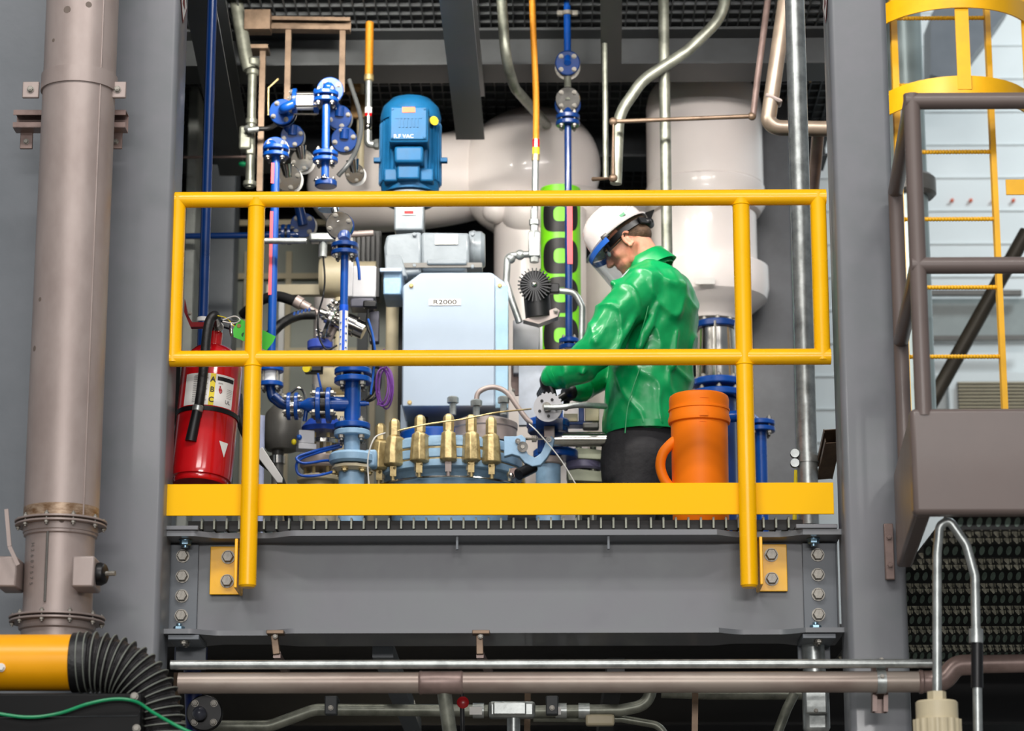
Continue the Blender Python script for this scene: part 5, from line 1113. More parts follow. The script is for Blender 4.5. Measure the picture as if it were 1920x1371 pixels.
# linkage on the right
yl = YW+.0
hk = thing('hook_arm', 'pale blue curved hook arm pinned to the right side of the vessel', 'arm', P(1000, 880, yl))
pts = [(945, 818), (968, 818), (978, 815), (986, 822), (984, 838), (990, 852), (1003, 858), (1014, 850), (1020, 838), (1026, 822), (1034, 817), (1040, 824), (1036, 840), (1026, 858), (1014, 872), (998, 875), (984, 868), (974, 856), (960, 852), (945, 856)]
obj('arm_plate', MB().prism([P(x, y, yl-.02) for x, y in pts], (0, .04, 0)), LB2, hk, bevel=.003)
for x, y, r_ in ((980, 838, 10), (971, 827, 5), (1029, 824, 5.5)):
    pn = obj('pin', MB().cyl(P(x, y, yl-.034), P(x, y, yl+.03), M(r_, YW)), SPL, hk); obj('pin_centre', MB().disc(P(x, y, yl-.036), FRONT, M(r_*.4, YW), .006), BLT, pn)
obj('turnbuckle', MB().lathe(P(985, 823, yl+.01), X3, [(0, .006), (.025, .006), (.026, .014), (.044, .014), (.045, .006), (.09, .006)], 6), SPL, hk)
cy_ = thing('hydraulic_cylinder', 'polished steel cylinder reaching from the hook arm to behind the worker', 'cylinder', P(1080, 838, yl+.06))
obj('barrel', MB().lathe(P(1038, 824, yl+.06), X3, [(0, M(14, YW)), (M(110, YW), M(14, YW)), (M(111, YW), M(10, YW)), (M(170, YW), M(10, YW))], 36), SPL, cy_)
obj('clevis', MB().box(P(1030, 815, yl+.05), M(20, YW), .07, M(26, YW)), SST, cy_, bevel=.003)
bf = thing('blue_nozzle_right', 'blue flanged nozzle on a pale blue neck at the right side of the vessel', 'nozzle', P(1028, 985, YW+.15)); Yn = YW+.15
nx = P(1028, 900, Yn).x
def NN(y): return Vector((nx, Yn, P(1028, y, Yn).z))
obj('neck', MB().cyl(NN(985), NN(872), M(23, Yn), seg=36), LB2, bf); obj('collar', MB().disc(NN(866), Z3, M(28, Yn), .03), SST, bf)
f = obj('flange', MB().disc(NN(848)+Vector((.03, .05, 0)), Z3, M(42, Yn), .035), BLU, bf); obj('flange', MB().disc(NN(796), Z3, M(40, Yn), .035), BLU, bf); f = obj('flange', MB().disc(NN(806), Z3, M(38, Yn), .03), BL2, bf)
for p in ring_pts(NN(803), Z3, M(32, Yn), 8, .3): bolt(f, p, -Z3, .013, BLT, .6)
obj('neck', MB().cyl(NN(850), NN(800), M(20, Yn), seg=30), BL2, bf)
gv = thing('gear_handwheel', 'off-white toothed disc with a steel shaft at the worker\'s glove', 'gear', P(1028, 790, YW)); YG2 = YW-.16; gc = P(1027, 764, YG2)
ax = Vector((-.12, -1, -.12)).normalized(); _, u_, v_ = ortho(ax); mb = MB(); n = 90; rg = M(27, YW); o_ = []
for k in range(n):
    a = 2*PI*k/n; d = u_*math.cos(a)+v_*math.sin(a); up_ = d.z > .35 and d.x > -.5
    o_.append(gc+d*rg*(.98 if not up_ else (1.06 if k % 4 < 2 else .96)))
mb.prism(o_, -ax*.018); obj('disc', mb, WH2 if 0 else LGB, gv)
for a in range(5): p = gc+(u_*math.cos(a*1.256+.4)+v_*math.sin(a*1.256+.4))*rg*.6; obj('bolt_hole', MB().disc(p+ax*.001, ax, .006, .004), BPL, gv)
obj('shaft', MB().tube(smooth_path([P(1020, 764, YG2-.035), P(1050, 764, YG2-.035), P(1085, 760, YG2-.02), P(1135, 762, YG2+.1)]), M(5.5, YW), 16), GAL, gv)
obj('hub', MB().cyl(gc+ax*.04, gc-ax*.03, M(8, YW)), BLT, gv)
obj('bracket', MB().box(P(1030, 790, YW), M(50, YW), .24, M(14, YW)), BLU, gv)
bv = thing('ball_valve_block', 'blue bracket with pale blocks and dark clips under the steel shaft', 'valve', P(1090, 800, YW+.2)); Yv = YW+.2
obj('bracket', MB().box(P(1090, 779, Yv), M(10, Yv), .06, M(40, Yv)).box(P(1075, 797, Yv), M(70, Yv), .08, M(7, Yv)), BLU, bv, bevel=.003)
obj('block', MB().box(P(1070, 786, Yv-.02), M(26, Yv), .06, M(15, Yv)), CRM, bv, bevel=.003); obj('block', MB().box(P(1110, 780, Yv-.02), M(26, Yv), .06, M(26, Yv)), CRM, bv, bevel=.003)
obj('clip', MB().box(P(1108, 800, Yv-.03), M(30, Yv), .05, M(12, Yv)), DCS, bv, bevel=.006)
pp_ = thing('lower_clamp_stack', 'stack of dull green plates with bolts between the nozzle and the worker', 'clamp', P(1095, 985, YW+.2))
for y, w_, h_ in ((852, 60, 20), (893, 62, 22)): obj('plate', MB().prism([P(1062, y-h_/2, Yv), P(1082, y-h_/2-3, Yv), P(1128, y-h_/2+2, Yv), P(1130, y+h_/2, Yv), P(1066, y+h_/2-3, Yv)], (0, .16, 0)), mat('dull_green_plate', (142, 146, 126), .42, .3) if y < 860 else bpy.data.materials['dull_green_plate'], pp_, bevel=.003)
for x in (1085, 1112): obj('stud', MB().cyl(P(x, 830, Yv+.05), P(x, 985, Yv+.05), M(6, Yv)), GA2, pp_)
obj('violet_ring', MB().disc(P(1095, 872, Yv+.08), Z3, M(34, Yv), .05), mat('violet_grey', (116, 112, 140), .4), pp_)
bh = thing('release_lever', 'small black lever on a brown bracket below the hook arm', 'handle', P(985, 895, YW-.02))
obj('grip', MB().cyl(P(972, 890, YW-.03), P(1000, 876, YW+.02), M(11, YW)), BPL, bh); obj('bracket', MB().prism([P(958, 878, YW), P(968, 876, YW), P(972, 888, YW), P(962, 898, YW), P(954, 888, YW)], (0, .02, 0)), BRN, bh, bevel=.003); obj('knob', MB().ell(P(958, 892, YW-.03), .012, .012, .012), SPL, bh)
solo('lanyard_wire', MB().tube(smooth_path([P(746, 808, YW-.08), P(800, 796, YW-.08), P(870, 786, YW-.08), P(930, 774, YW-.08), P(996, 767, YW-.02)]), M(1.6, YW), 6), BRS, 'taut wire stretched from the brass clamps to the toothed disc', 'wire')
solo('lanyard_wire', MB().tube(smooth_path([P(992, 795, YW-.06), P(1010, 812, YW-.08), P(1050, 860, YW-.08), P(1082, 912, YW-.08)]), M(1.1, YW), 6), WCB, 'thin pale wire slanting down across the right nozzle', 'wire')

t = thing('yellow_plug_valve', 'small black valve with a yellow plug just below the middle rail', 'valve', P(582, 700, 10.5))
obj('body', MB().box(P(588, 690, 10.5), M(34, 10.5), .06, M(20, 10.5)), BPL, t, bevel=.005); obj('plug', MB().cyl(P(578, 691, 10.45), P(574, 691, 10.38), M(7, 10.5)), YLB, t)
obj('lead', MB().tube(smooth_path([P(596, 700, 10.48), P(600, 720, 10.48), P(606, 745, 10.5)]), M(2.2, 10.5), 8), BCB, t)
t = thing('pump_motor', 'cream round motor end behind the blue tee pipe', 'motor', P(640, 745, 11.2))
obj('shell', MB().lathe(P(600, 715, 11.2), X3, [(0, M(20, 11.2)), (.02, M(26, 11.2)), (.16, M(26, 11.2)), (.18, M(20, 11.2))], 32), CRM, t); obj('stand', MB().box((P(640, 745, 11.2).x-.02, 11.2, (ZD+P(640, 745, 11.2).z)/2), .08, .08, P(640, 745, 11.2).z-ZD), CRM, t)
solo('blue_conduit_loop', MB().tube(smooth_path([P(652, 445, 10.4), P(664, 465, 10.4), P(672, 500, 10.4), P(674, 525, 10.4)]), M(3, 10.4), 10), BLU, 'short blue tube curving down behind the flange of the labelled blue pipe', 'tube')
t = thing('ridged_black_panel', 'black ridged bellows panel between the manifold and grey gearbox', 'panel', P(690, 520, 12.0)); mb = MB()
for k in range(7): mb.box(P(655+k*9, 478, 12.0), M(5, 12), .04, M(90, 12))
mb.box(P(682, 478, 12.05), M(66, 12), .02, M(92, 12)); obj('ribs', mb, BPL, t); obj('stand', MB().box((P(682, 478, 12.08).x, 12.08, (ZD+P(682, 478, 12.08).z)/2), .05, .03, P(682, 478, 12.08).z-ZD), DGR, t)
t = thing('instrument_tubing', 'thin steel instrument tubes rising beside the blue tee pipe', 'tubing', P(560, 800, 10.7))
for pts_ in ([P(541, 740, 10.7), P(560, 728, 10.7), P(572, 745, 10.7), P(566, 800, 10.7), Vector((P(566, 800, 10.7).x, 10.7, ZD))], [P(588, 720, 10.8), P(590, 760, 10.8), P(584, 810, 10.8), Vector((P(584, 810, 10.8).x, 10.8, ZD))]): obj('tube', MB().tube(smooth_path(pts_), M(2.6, 10.7), 8), SPL, t)
# ================================================================== orange bucket
YBk = 8.86; bc = Vector((P(1314, 960, YBk).x, YBk, ZD)); 
def zB(py): return P(1314, py, YBk-.09).z-ZD
t = thing('orange_canister', 'bright orange plastic canister with loop handle and screw lid on the grating', 'canister', bc)
rB = M(53, YBk)
obj('body', MB().lathe(bc, Z3, [(0, rB*.96), (.006, rB*.98), (zB(800), rB*1.0), (zB(786), rB*1.0)], 64), ORG, t)
obj('lid', MB().lathe(bc, Z3, [(zB(786), rB*1.0), (zB(784), rB*1.08), (zB(778), rB*1.1), (zB(768), rB*1.05), (zB(752), rB*1.05), (zB(740), rB*1.06), (zB(734), rB*1.03), (zB(731), rB*.95), (zB(730), rB*.3)], 64), ORG, t)
obj('lid_ring', MB().lathe(bc, Z3, [(zB(762), rB*1.05), (zB(761), rB*1.08), (zB(758), rB*1.08), (zB(757), rB*1.05)], 64, cap=False), ORG, t)
hx_ = lambda x, y: Vector((P(x, y, YBk-.02).x, YBk-.02, P(x, y, YBk-.09).z))
obj('handle', MB().tube(smooth_path([hx_(1274, 812), hx_(1258, 824), hx_(1243, 842), hx_(1238, 866), hx_(1245, 890), hx_(1258, 906), hx_(1276, 912)]), M(9.5, YBk), 18), ORG, t)
for a0, a1, y0, y1 in ((-.05, .22, 771, 781),): obj('lid_tab', patch(bc, Z3, rB*1.1, X3, -Y3, a0, a1, zB(y1), zB(y0), off=.003), ORG, t)
mb = MB(); q0, q1 = zB(790), zB(800)
for a0, a1, h0, h1 in ((-.06, .2, zB(791), zB(789.5)), (-.06, -.04, zB(801), zB(790)), (.18, .2, zB(801), zB(790)), (-.02, .28, zB(747), zB(745.5)), (.26, .28, zB(757), zB(746))):
    p_ = patch(bc, Z3, rB*(1.0 if h0 < zB(780) else 1.055), X3, -Y3, a0, a1, h0, h1, off=.0015); mb.add(p_.v, p_.f)
obj('moulded_marks', mb, ORG, t)
# ================================================================== fire extinguisher
b0, b1 = P(375, 912, 8.74), P(403, 645, 8.80); ax = (b1-b0).normalized(); RX = M(57.5, 8.77)
u_ = (X3-ax*X3.dot(ax)).normalized(); v_ = ax.cross(u_)*1.0
if v_.y > 0: v_ = -v_
HX = (P(395, 690, 8.77)-b0).dot(ax)
t = thing('fire_extinguisher', 'red fire extinguisher with black hose hung at the left railing post', 'fire extinguisher', b0)
obj('tank', MB().lathe(b0, ax, [(0, RX*.86), (.006, RX*.9), (.018, RX*.9), (.02, RX*.97), (.035, RX), (HX, RX), (HX+.02, RX*.97), (HX+.045, RX*.86), (HX+.068, RX*.66), (HX+.082, RX*.4), (HX+.088, RX*.25)], 64), RED, t)
nk = b0+ax*(HX+.084)
obj('neck', MB().cyl(nk, nk+ax*.05, M(13, 8.8)), RED, t)
vb = nk+ax*.05
vl = obj('valve', MB().lathe(vb, ax, [(0, M(12, 8.8)), (.02, M(11, 8.8)), (.035, M(9, 8.8))], 20).cyl(vb+ax*.022, vb+ax*.03-u_*.03-Y3*.02, .011), SPL, t)
obj('gauge', MB().disc(vb+ax*.012+v_*.03+u_*.012, v_, .018, .012), SPL, vl)
obj('lever', MB().bar(vb+ax*.035-u_*.01, vb+ax*.012+u_*.085, .022, .006, v_).bar(vb+ax*.05-u_*.01, vb+ax*.044+u_*.08, .022, .006, v_), BPL, t)
obj('pin_cap', MB().ell(P(434, 617, 8.74), .008, .006, .026), SPL, t)
hp_ = smooth_path([vb+ax*.026-Y3*.01, P(404, 592, 8.70), P(394, 600, 8.68), P(388, 625, 8.67), P(383, 680, 8.665), P(376, 740, 8.66), P(369, 782, 8.66)])
obj('hose', MB().tube(hp_, M(9, 8.7), 20), RUB, t)
obj('nozzle', MB().lathe(P(370, 768, 8.655), P(357, 832, 8.655)-P(370, 768, 8.655), [(0, M(9, 8.7)), (.03, M(9.5, 8.7)), (.11, M(11, 8.7))], 24), BPL, t)
obj('hose_clip', MB().disc(P(371, 766, 8.655), P(358, 830, 8.655)-P(370, 770, 8.655), M(10.5, 8.7), .022), GAL, t)
hb_ = (P(392, 772, 8.70)-b0).dot(ax)
obj('strap', MB().lathe(b0+ax*(hb_-.008), ax, [(0, RX+.0005), (0, RX+.004), (.016, RX+.004), (.016, RX+.0005)], 64, cap=False), BPL, t)
l0, l1 = hb_+.012, hb_+.125
lb_ = obj('paper_label', patch(b0, ax, RX, u_, v_, -.75, .98, l0, l1), PAP, t)
obj('yellow_strip', patch(b0, ax, RX, u_, v_, .13, .30, l0, l1, off=.0014), YLB, lb_)
obj('black_header', patch(b0, ax, RX, u_, v_, .36, .95, l1-.022, l1-.008, off=.0014), BKI, lb_)
for k, ch in enumerate('ABC'):
    a = .215; d = u_*math.sin(a)+v_*math.cos(a); text('class_letter', ch, b0+ax*(l1-.022-k*.036)+d*(RX+.0022), u_*math.cos(a)-v_*math.sin(a), ax, .026, BKI, lb_, bold=.02)
mb = MB(); GRYI = mat('grey_print', (150, 148, 146), .6)
for k in range(15):
    p_ = patch(b0, ax, RX, u_, v_, -.42, .02+.05*math.sin(k*2.1), l1-.012-k*.0066, l1-.010-k*.0066, off=.0014); mb.add(p_.v, p_.f)
for k in range(9):
    p_ = patch(b0, ax, RX, u_, v_, .40, .55, l1-.03-k*.002, l1-.0292-k*.002, off=.0014) if k < 3 else patch(b0, ax, RX, u_, v_, .72, .92, l1-.03-k*.006, l1-.0288-k*.006, off=.0014); mb.add(p_.v, p_.f)
obj('small_print', mb, GRYI, lb_)
a = .47; d = u_*math.sin(a)+v_*math.cos(a); obj('red_pictogram', MB().ell(b0+ax*(l0+.055)+d*(RX+.001), .008, .0015, .010).box(b0+ax*(l0+.068)+d*(RX+.001), .004, .002, .008), ORD, lb_)
a = .78; d = u_*math.sin(a)+v_*math.cos(a); text('print_mark', 'UL', b0+ax*(l0+.02)+d*(RX+.002), u_*math.cos(a)-v_*math.sin(a), ax, .018, BKI, lb_)
pts = []
for a, h in ((.62, .135), (.98, .135), (.86, .082)):
    d = u_*math.sin(a)+v_*math.cos(a); pts.append(b0+ax*h+d*(RX+.0022))
obj('triangle_label', MB().prism(pts, (0, -.001, 0)), PAP, t)
wb = thing('extinguisher_bracket', 'dark red hook bracket holding the fire extinguisher to the left column', 'bracket', P(352, 605, 8.72))
obj('arm', MB().prism([P(346, 560, 8.72), P(352, 590, 8.72), P(360, 604, 8.72), P(400, 604, 8.78), P(400, 612, 8.78), P(357, 613, 8.72), P(345, 585, 8.72)], (0, .03, 0)), DRD, wb)
bolt(wb, P(356, 588, 8.71), FRONT, .007)
def bez(pts, r): return MB().tube(smooth_path(pts), r, 8)
solo('inspection_tag', MB().prism([P(449, 597, 8.62), P(517, 631, 8.6), P(512, 642, 8.6), P(500, 657, 8.6), P(438, 632, 8.62), P(437, 618, 8.62)], (0, .0015, 0)), TAG, 'green paper inspection tag tied to the fire extinguisher', 'tag')
tg = bpy.data.objects['inspection_tag']
obj('eyelet', MB().disc(P(448, 611, 8.618), FRONT, M(4, 8.6), .003), CRD, tg); mb = MB()
for k in range(5): mb.bar(P(462+k*7, 626+k*3.5, 8.612), P(470+k*7, 612+k*3.5, 8.612), M(1, 8.6), .001, X3)
obj('tag_print', mb, mat('dark_green_ink', (16, 84, 30), .6), tg)
obj('tag_mark', MB().disc(P(457, 628, 8.616), FRONT, M(4.5, 8.6), .001), mat('tag_ink', (16, 84, 30), .6), tg)
obj('white_ring', bez([P(418, 600, 8.66), P(440, 593, 8.63), P(450, 600, 8.61), P(440, 606, 8.63), P(418, 603, 8.66)], M(1.3, 8.6)), PAP, tg); obj('yellow_string', bez([P(408, 592, 8.68), P(425, 597, 8.66), P(440, 612, 8.63), P(447, 611, 8.62)], M(.9, 8.6)), YLB, tg)
# ================================================================== the worker
YPs = 10.4
def W(px, py, dy=0): return P(px, py, YPs+dy)
def sculpt(name, mb, m, voxel, it, parent, fac=.5):
    me = bpy.data.meshes.new(name); me.from_pydata([tuple(v) for v in mb.v], [], mb.f)
    o = bpy.data.objects.new(name, me); COL.objects.link(o)
    import bmesh
    bm = bmesh.new(); bm.from_mesh(me); bmesh.ops.recalc_face_normals(bm, faces=bm.faces); bm.to_mesh(me); bm.free()
    r = o.modifiers.new('r', 'REMESH'); r.mode = 'VOXEL'; r.voxel_size = voxel
    s_ = o.modifiers.new('s', 'SMOOTH'); s_.factor = fac; s_.iterations = it
    dg = bpy.context.evaluated_depsgraph_get(); ev = bpy.data.meshes.new_from_object(o.evaluated_get(dg)); bpy.data.objects.remove(o)
    co = [v.co.copy() for v in ev.vertices]; c = Vector(((min(v.x for v in co)+max(v.x for v in co))/2, (min(v.y for v in co)+max(v.y for v in co))/2, min(v.z for v in co)))
    for v in ev.vertices: v.co -= c
    ev.name = name; ev.materials.clear(); ev.materials.append(m); ev.polygons.foreach_set('use_smooth', [True]*len(ev.polygons))
    n = bpy.data.objects.new(name, ev); COL.objects.link(n); ORI[n] = c
    if parent: n.parent = parent; n.location = c-ORI[parent]
    else: n.location = c
    return n
ph, yw = math.radians(38), math.radians(10)
hf = Vector((-math.cos(ph)*math.cos(yw), math.cos(ph)*math.sin(yw), -math.sin(ph)))
hl = Vector((-math.sin(yw), -math.cos(yw), 0)); hu = hf.cross(hl).normalized(); 
if hu.z < 0: hu = -hu
OH = W(1166, 442)
HR = Matrix((hf, hl, hu)).transposed()
def L(x, y, z): return OH+hf*x+hl*y+hu*z
# body ------------------------------------------------------------
body = MB()
body.ell(L(-.012, 0, .0), .098, .077, .100, HR, 32, 20)
body.ell(L(.035, 0, -.055), .064, .062, .075, HR); body.ell(L(.055, 0, -.105), .045, .048, .035, HR); body.ell(L(.082, 0, -.128), .02, .025, .018, HR)
body.cap(L(.03, .038, -.12), L(-.005, .056, -.075), .018, .022); body.cap(L(.03, -.038, -.12), L(-.005, -.056, -.075), .018, .022)   # jaw line
body.cap(L(.092, 0, -.025), L(.118, 0, -.066), .009, .013); body.ell(L(.110, .011, -.072), .010, .008, .008, HR); body.ell(L(.110, -.011, -.072), .010, .008, .008, HR)
body.cap(L(.080, .035, -.012), L(.090, 0, -.012), .012, .012); body.cap(L(.080, -.035, -.012), L(.090, 0, -.012), .012, .012)
for s_ in (1, -1):
    body.ell(L(.062, s_*.040, -.062), .024, .020, .024, HR)
    body.ell(L(.080, s_*.030, -.034), .012, .014, .008, HR)
body.ell(L(.094, 0, -.094), .010, .022, .007, HR); body.ell(L(.092, 0, -.106), .010, .020, .007, HR)
body.cap(L(-.03, 0, -.05), W(1226, 512, .0), .058, .066)
def ring_at(px, py, rx, ry, dy=0, n=28): 
    c = W(px, py, dy); return [c+Vector((math.cos(2*PI*k/n)*rx, math.sin(2*PI*k/n)*ry, 0)) for k in range(n)]
tor = [(1218, 512, .06, .08), (1226, 528, .10, .16), (1230, 560, .13, .18), (1230, 610, .14, .17), (1220, 680, .135, .155), (1212, 760, .14, .15), (1208, 815, .145, .155), (1206, 850, .14, .15)]
body.loft([ring_at(*r) for r in tor])
lS, lE, lW = W(1198, 540, -.18), W(1124, 655, -.24), W(1040, 706, -.16)
rS, rE, rW = W(1246, 545, .18), W(1150, 690, .2), W(1082, 728, .04)
for a, b, c in ((lS, lE, lW), (rS, rE, rW)): body.cap(a, b, .052, .042); body.cap(b, c, .042, .028)
hip = W(1206, 830); ftop = Vector((hip.x, YPs, ZD))
hy = .095
feet = []
for s_, dx in ((-1, -.03), (1, .05)):
    h_ = Vector((hip.x, YPs+s_*hy, hip.z-.02)); k_ = Vector((hip.x+dx*.5-.03, YPs+s_*.11, ZD+(hip.z-ZD)*.52)); a_ = Vector((hip.x+dx, YPs+s_*.12, ZD+.09))
    body.cap(h_, k_, .08, .055); body.cap(k_, a_, .055, .04); body.cap(a_, a_+Vector((-.12, 0, -.05)), .035, .03); feet.append((h_, k_, a_))
hands = []
def hand(mb, wr, d, palm_n, s_, R0=1.0):               # wrist, pointing direction, back-of-hand normal, thumb side
    d = d.normalized(); n = (palm_n-d*palm_n.dot(d)).normalized(); sd = d.cross(n)*s_
    mb.cap(wr, wr+d*.03, .027*R0, .028*R0)
    for k in range(4):
        o_ = (k-1.5)*.019; b = wr+d*.03+sd*o_*.6; kn = wr+d*.088+sd*o_; mb.cap(b, kn, .015*R0, .0115*R0)
        ln = (.040, .046, .043, .034)[k]; c1_ = (d*.75-n*.66).normalized(); c2_ = (d*.1-n*.99).normalized(); c3_ = (-d*.5-n*.87).normalized()
        j1 = kn+c1_*ln; j2 = j1+c2_*ln*.65; j3 = j2+c3_*ln*.5
        mb.cap(kn, j1, .0105*R0, .0095*R0); mb.cap(j1, j2, .0095*R0, .009*R0); mb.cap(j2, j3, .009*R0, .008*R0)
    tb = wr+d*.03+sd*(-.026); t1 = tb+(d*.6-sd*.7-n*.5).normalized()*.042; t2 = t1+(d*.6-n*.75).normalized()*.032
    mb.cap(tb, t1, .0145*R0, .012*R0); mb.cap(t1, t2, .0115*R0, .0095*R0)
ld = (lW-lE).normalized(); rd = (rW-rE).normalized()
lh = Vector((-.38, .34, -.62)); rh_ = Vector((-.6, .1, -.35))
hand(body, lW+ld*.012, lh, Vector((-.8, -.5, .3)), 1, .86); hand(body, rW+rd*.012, rh_, Vector((-.3, -.2, .9)), -1, .86)
per = sculpt('person', body, SKN, .0055, 5, None)
tag(per, 'worker in green jacket, white helmet and clear face shield bending over the vessel', 'person')
# ears (pressed to the head, part of the same surface group)
for s_ in (1, -1):
    mb = MB(); mb.tube([L(-.006+math.cos(a)*.017, s_*(.079+.006*math.sin(a*.5)), -.05+math.sin(a)*.028) for a in [(-2.2+k*.27) for k in range(19)]], .0062, 10)
    mb.ell(L(-.003, s_*.076, -.054), .012, .007, .022, HR); mb.ell(L(.003, s_*.08, -.079), .009, .006, .009, HR); mb.ell(L(.010, s_*.080, -.052), .005, .005, .007, HR)
    sculpt('ear', mb, SKN, .0025, 3, per)
for s_ in (1, -1): obj('eye', MB().ell(L(.0865, s_*.030, -.036), .011, .012, .011, HR), PAP, per); obj('eyebrow', MB().tube([L(.096, s_*.014, -.018), L(.096, s_*.03, -.012), L(.084, s_*.046, -.016)], .0035, 8), HAR, per)
# hair
mb = MB()
mb.ell(L(-.022, 0, .004), .097, .079, .098, HR, 32, 20); mb.ell(L(-.062, 0, -.048), .045, .062, .042, HR); mb.cap(L(.008, .074, -.022), L(.014, .072, -.05), .007, .004); mb.cap(L(.008, -.074, -.022), L(.014, -.072, -.05), .007, .004)
hr = MB(); 
sculpt('hair', mb, HAR, .004, 3, per)
# helmet: shell, brim, suspension, knob, face shield
def hring(s1, s2, z, dx=0, n=48): return [L(dx+math.cos(2*PI*k/n)*s1, math.sin(2*PI*k/n)*s2, z) for k in range(n)]
HX0 = .012
hm = obj('hard_hat', MB().loft([hring(.128, .110, .012, HX0-.004), hring(.142, .122, .004, HX0), hring(.145, .125, .010, HX0), hring(.131, .113, .018, HX0), hring(.129, .111, .045, HX0), hring(.122, .105, .078, HX0), hring(.106, .09, .108, HX0), hring(.078, .066, .130, HX0), hring(.04, .034, .142, HX0), hring(.008, .007, .145, HX0)]), HAT, per, ang=50)
obj('brim', MB().loft([hring(.03, .05, .002, HX0+.126), hring(.036, .06, .007, HX0+.128), hring(.03, .05, .012, HX0+.12)]), HAT, hm)
obj('ridge', MB().tube([L(HX0+.118*math.cos(a), 0, .03+.118*math.sin(a)) for a in [.25+k*.13 for k in range(21)]], .006, 10), HAT, hm)
obj('suspension', MB().loft([hring(.104, .088, -.028, -.008), hring(.106, .09, -.004, -.006), hring(.102, .086, -.004, -.006), hring(.100, .084, -.028, -.008)]), BPL, hm)
obj('ratchet', MB().cap(L(-.112, .02, -.032), L(-.118, -.02, -.032), .018).ell(L(-.125, .0, -.03), .014, .02, .014, HR).bar(L(-.09, .07, -.02), L(-.12, .02, -.03), .03, .008, hu), BPL, hm)
obj('nape_strap', MB().prism([L(-.128, .03, .0), L(-.168, .0, -.004), L(-.128, -.01, -.026)], hl*.012), BLK, hm)
obj('green_sticker', MB().box(L(HX0-.055, .098, .034), .034, .012, .013, HR), mat('sticker_green', (90, 150, 112), .5), hm)
text('helmet_lettering', 'HO', L(HX0-.098, .094, .045), -hf, hu, .016, BKI, hm)
for s_ in (1, -1): obj('shield_clip', MB().box(L(.062, s_*.108, .006), .034, .014, .022, HR), BPL, hm, bevel=.004)
def vis(z0, z1, s1, s2, th, off, a_=1.62, n=40):
    mb = MB(); rr = []
    for k in range(n+1):
        a = -a_+2*a_*k/n; rr.append([L(off+math.cos(a)*s1, math.sin(a)*s2, z0), L(off+math.cos(a)*(s1+th), math.sin(a)*(s2+th), z0), L(off+math.cos(a)*(s1+th), math.sin(a)*(s2+th), z1), L(off+math.cos(a)*s1, math.sin(a)*s2, z1)])
    return mb.loft(rr)
obj('shield_rim', vis(-.022, .0, .120, .112, .006, .045, 1.45), SBL, per); sh = obj('face_shield', vis(-.165, -.012, .124, .110, .0015, .045, 1.35), VIS, per, ang=60)
obj('shield_edge', vis(-.168, -.164, .1235, .1095, .0025, .045, 1.35), mat('shield_edge_white', (214, 220, 226), .2), per)
gl = MB()
for s_ in (1, -1): gl.cyl(L(-.004, s_*.082, -.034), L(.088, s_*.066, -.040), .003, seg=8)
obj('glasses_frame', gl, BPL, per)
obj('glasses_lens', vis(-.058, -.026, .052, .066, .0016, .058, 1.3, 24), VIS, per)
# jacket ----------------------------------------------------------
jk = MB()
tj = [(1216, 502, .075, .10), (1221, 512, .105, .15), (1228, 528, .135, .195), (1233, 555, .158, .225), (1234, 600, .166, .222), (1230, 640, .164, .212), (1221, 680, .168, .205), (1215, 730, .176, .205), (1213, 780, .174, .20), (1214, 818, .172, .2)]
jk.loft([ring_at(*r) for r in tj])
e1 = W(1156, 592, -.235)
jk.cap(W(1206, 540, -.17), e1, .090, .086); jk.cap(e1, W(1124, 655, -.245), .086, .078); jk.cap(W(1124, 655, -.245), W(1080, 692, -.205), .078, .066); jk.cap(W(1080, 692, -.205), lW, .066, .056)
jk.cap(W(1246, 545, .17), rE, .085, .075); jk.cap(rE, rW, .075, .058)
# long soft folds
def fold(pts, r): 
    pts = [W(*p) for p in pts]
    for a, b in zip(pts, pts[1:]): jk.cap(a, b, r)
fold([(1176, 545, -.25), (1150, 590, -.305), (1118, 640, -.315)], .018); fold([(1200, 560, -.25), (1180, 610, -.29), (1146, 668, -.30)], .016)
fold([(1240, 540, -.2), (1222, 600, -.225), (1196, 650, -.235)], .016)
fold([(1270, 620, -.185), (1262, 690, -.19)], .010)
fold([(1060, 680, -.225), (1050, 704, -.235)], .010); fold([(1100, 664, -.27), (1092, 700, -.275)], .012); fold([(1150, 530, -.22), (1196, 512, -.17)], .012)
jt = sculpt('jacket', jk, GRN, .0075, 6, per, .6)
from mathutils import noise as nz
me = jt.data; nrm = [v.normal.copy() for v in me.vertices]
for v, n_ in zip(me.vertices, nrm):                    # soft creases pressed into the coated cloth
    p = v.co+ORI[jt]; a_ = nz.noise(Vector((p.x*9+p.z*5, p.y*6, p.z*4-p.x*5))); b_ = nz.noise(Vector((p.x*16-p.z*9+7, p.y*10, p.z*13+3)))
    v.co += n_*((1-min(1, abs(a_)*3.2))**2*.011-(.5-b_)*.004)
sm_ = jt.modifiers.new('soften', 'SMOOTH'); sm_.factor = .5; sm_.iterations = 3
obj('hem_band', MB().loft([[p for p in ring_at(1214, 819, .174, .202)], [p for p in ring_at(1214, 806, .1755, .2035)]], cap=False), GRN, jt)
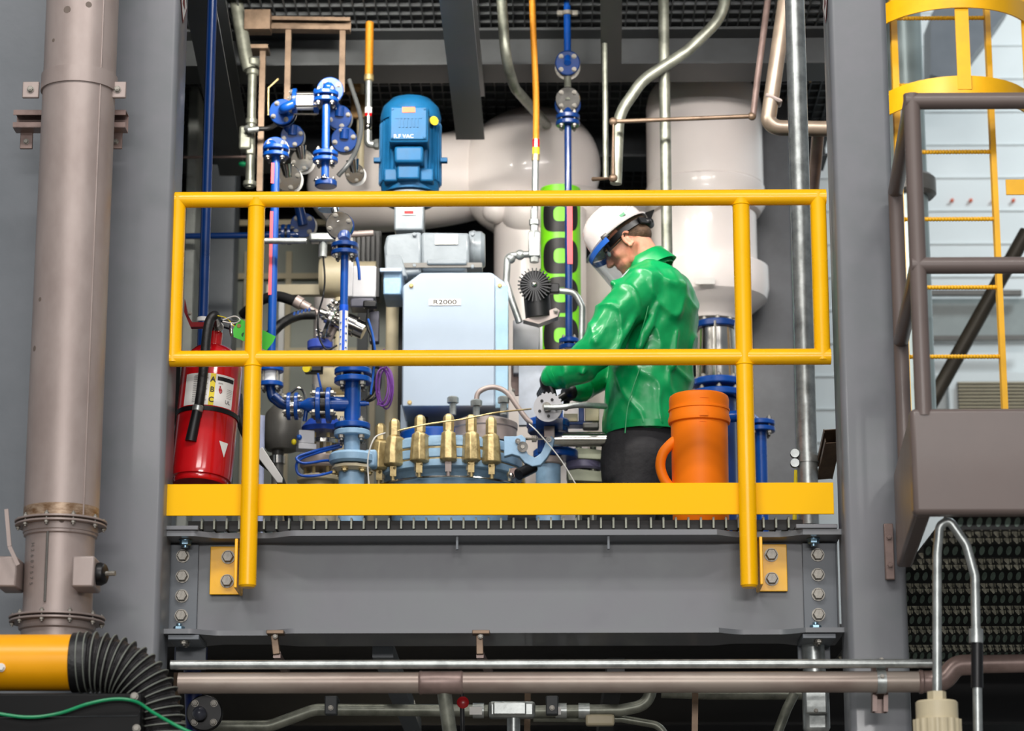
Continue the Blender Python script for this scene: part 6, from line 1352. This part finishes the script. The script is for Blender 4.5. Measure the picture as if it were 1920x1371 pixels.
obj('cuff', MB().lathe(lW, (lE-lW), [(-.004, .050), (-.006, .056), (.012, .058), (.014, .054)], 28), GRN, jt)
nb_, nt_ = W(1224, 507), W(1203, 470); na = (nt_-nb_).normalized()
ck = MB(); au, av = ortho(na)[1:]
prof = [(-.01, .088), (.038, .072), (.062, .066), (.072, .070), (.070, .078), (.045, .088), (.012, .104), (.002, .108), (.008, .100), (.03, .086)]
rings = []
for h, r in prof:
    rings.append([nb_+na*h+(au*math.cos(2*PI*k/40)+av*math.sin(2*PI*k/40))*r*(1+.02*math.sin(k*.9)) for k in range(40)])
ck.loft(rings, close=True); 
obj('collar', ck, GRN, jt, ang=60)
seam = lambda pts: MB().tube(smooth_path([W(*p) for p in pts]), .0022, 6)
obj('seam', seam([(1228, 506, -.165), (1222, 540, -.222), (1212, 590, -.245), (1196, 640, -.238), (1178, 690, -.205)]), GRN, jt)
obj('seam', seam([(1200, 690, -.212), (1186, 730, -.205), (1176, 770, -.2), (1172, 812, -.196)]), GRN, jt)
# gloves, trousers, boots
for nm, wr, d_, n_, s_, fr in (('glove', lW, lh, Vector((-.8, -.5, .3)), 1, ld), ('glove', rW, rh_, Vector((-.3, -.2, .9)), -1, rd)):
    g_ = MB(); hand(g_, wr+fr*.012, d_, n_, s_, 1.22); g_.cap(wr-fr*.03, wr+fr*.03, .044, .036); sculpt(nm, g_, BPL, .003, 3, per, .4)
tr = MB(); tr.loft([ring_at(1209, 806, .160, .175), ring_at(1207, 835, .168, .18), ring_at(1206, 870, .172, .185), ring_at(1206, 905, .165, .19), ring_at(1207, 925, .14, .17)])
for h_, k_, a_ in feet: tr.cap(h_-Z3*.06, k_, .112, .085); tr.cap(k_, a_+Z3*.02, .085, .072)
sculpt('trousers', tr, TRO, .009, 6, per)
bt = MB()
for h_, k_, a_ in feet:
    b_ = MB(); b_.cap(a_+Z3*.06, a_-Z3*.02, .05, .046); b_.ell(a_+Vector((-.07, 0, -.045)), .13, .05, .044); sculpt('boot', b_, BPL, .006, 3, per)
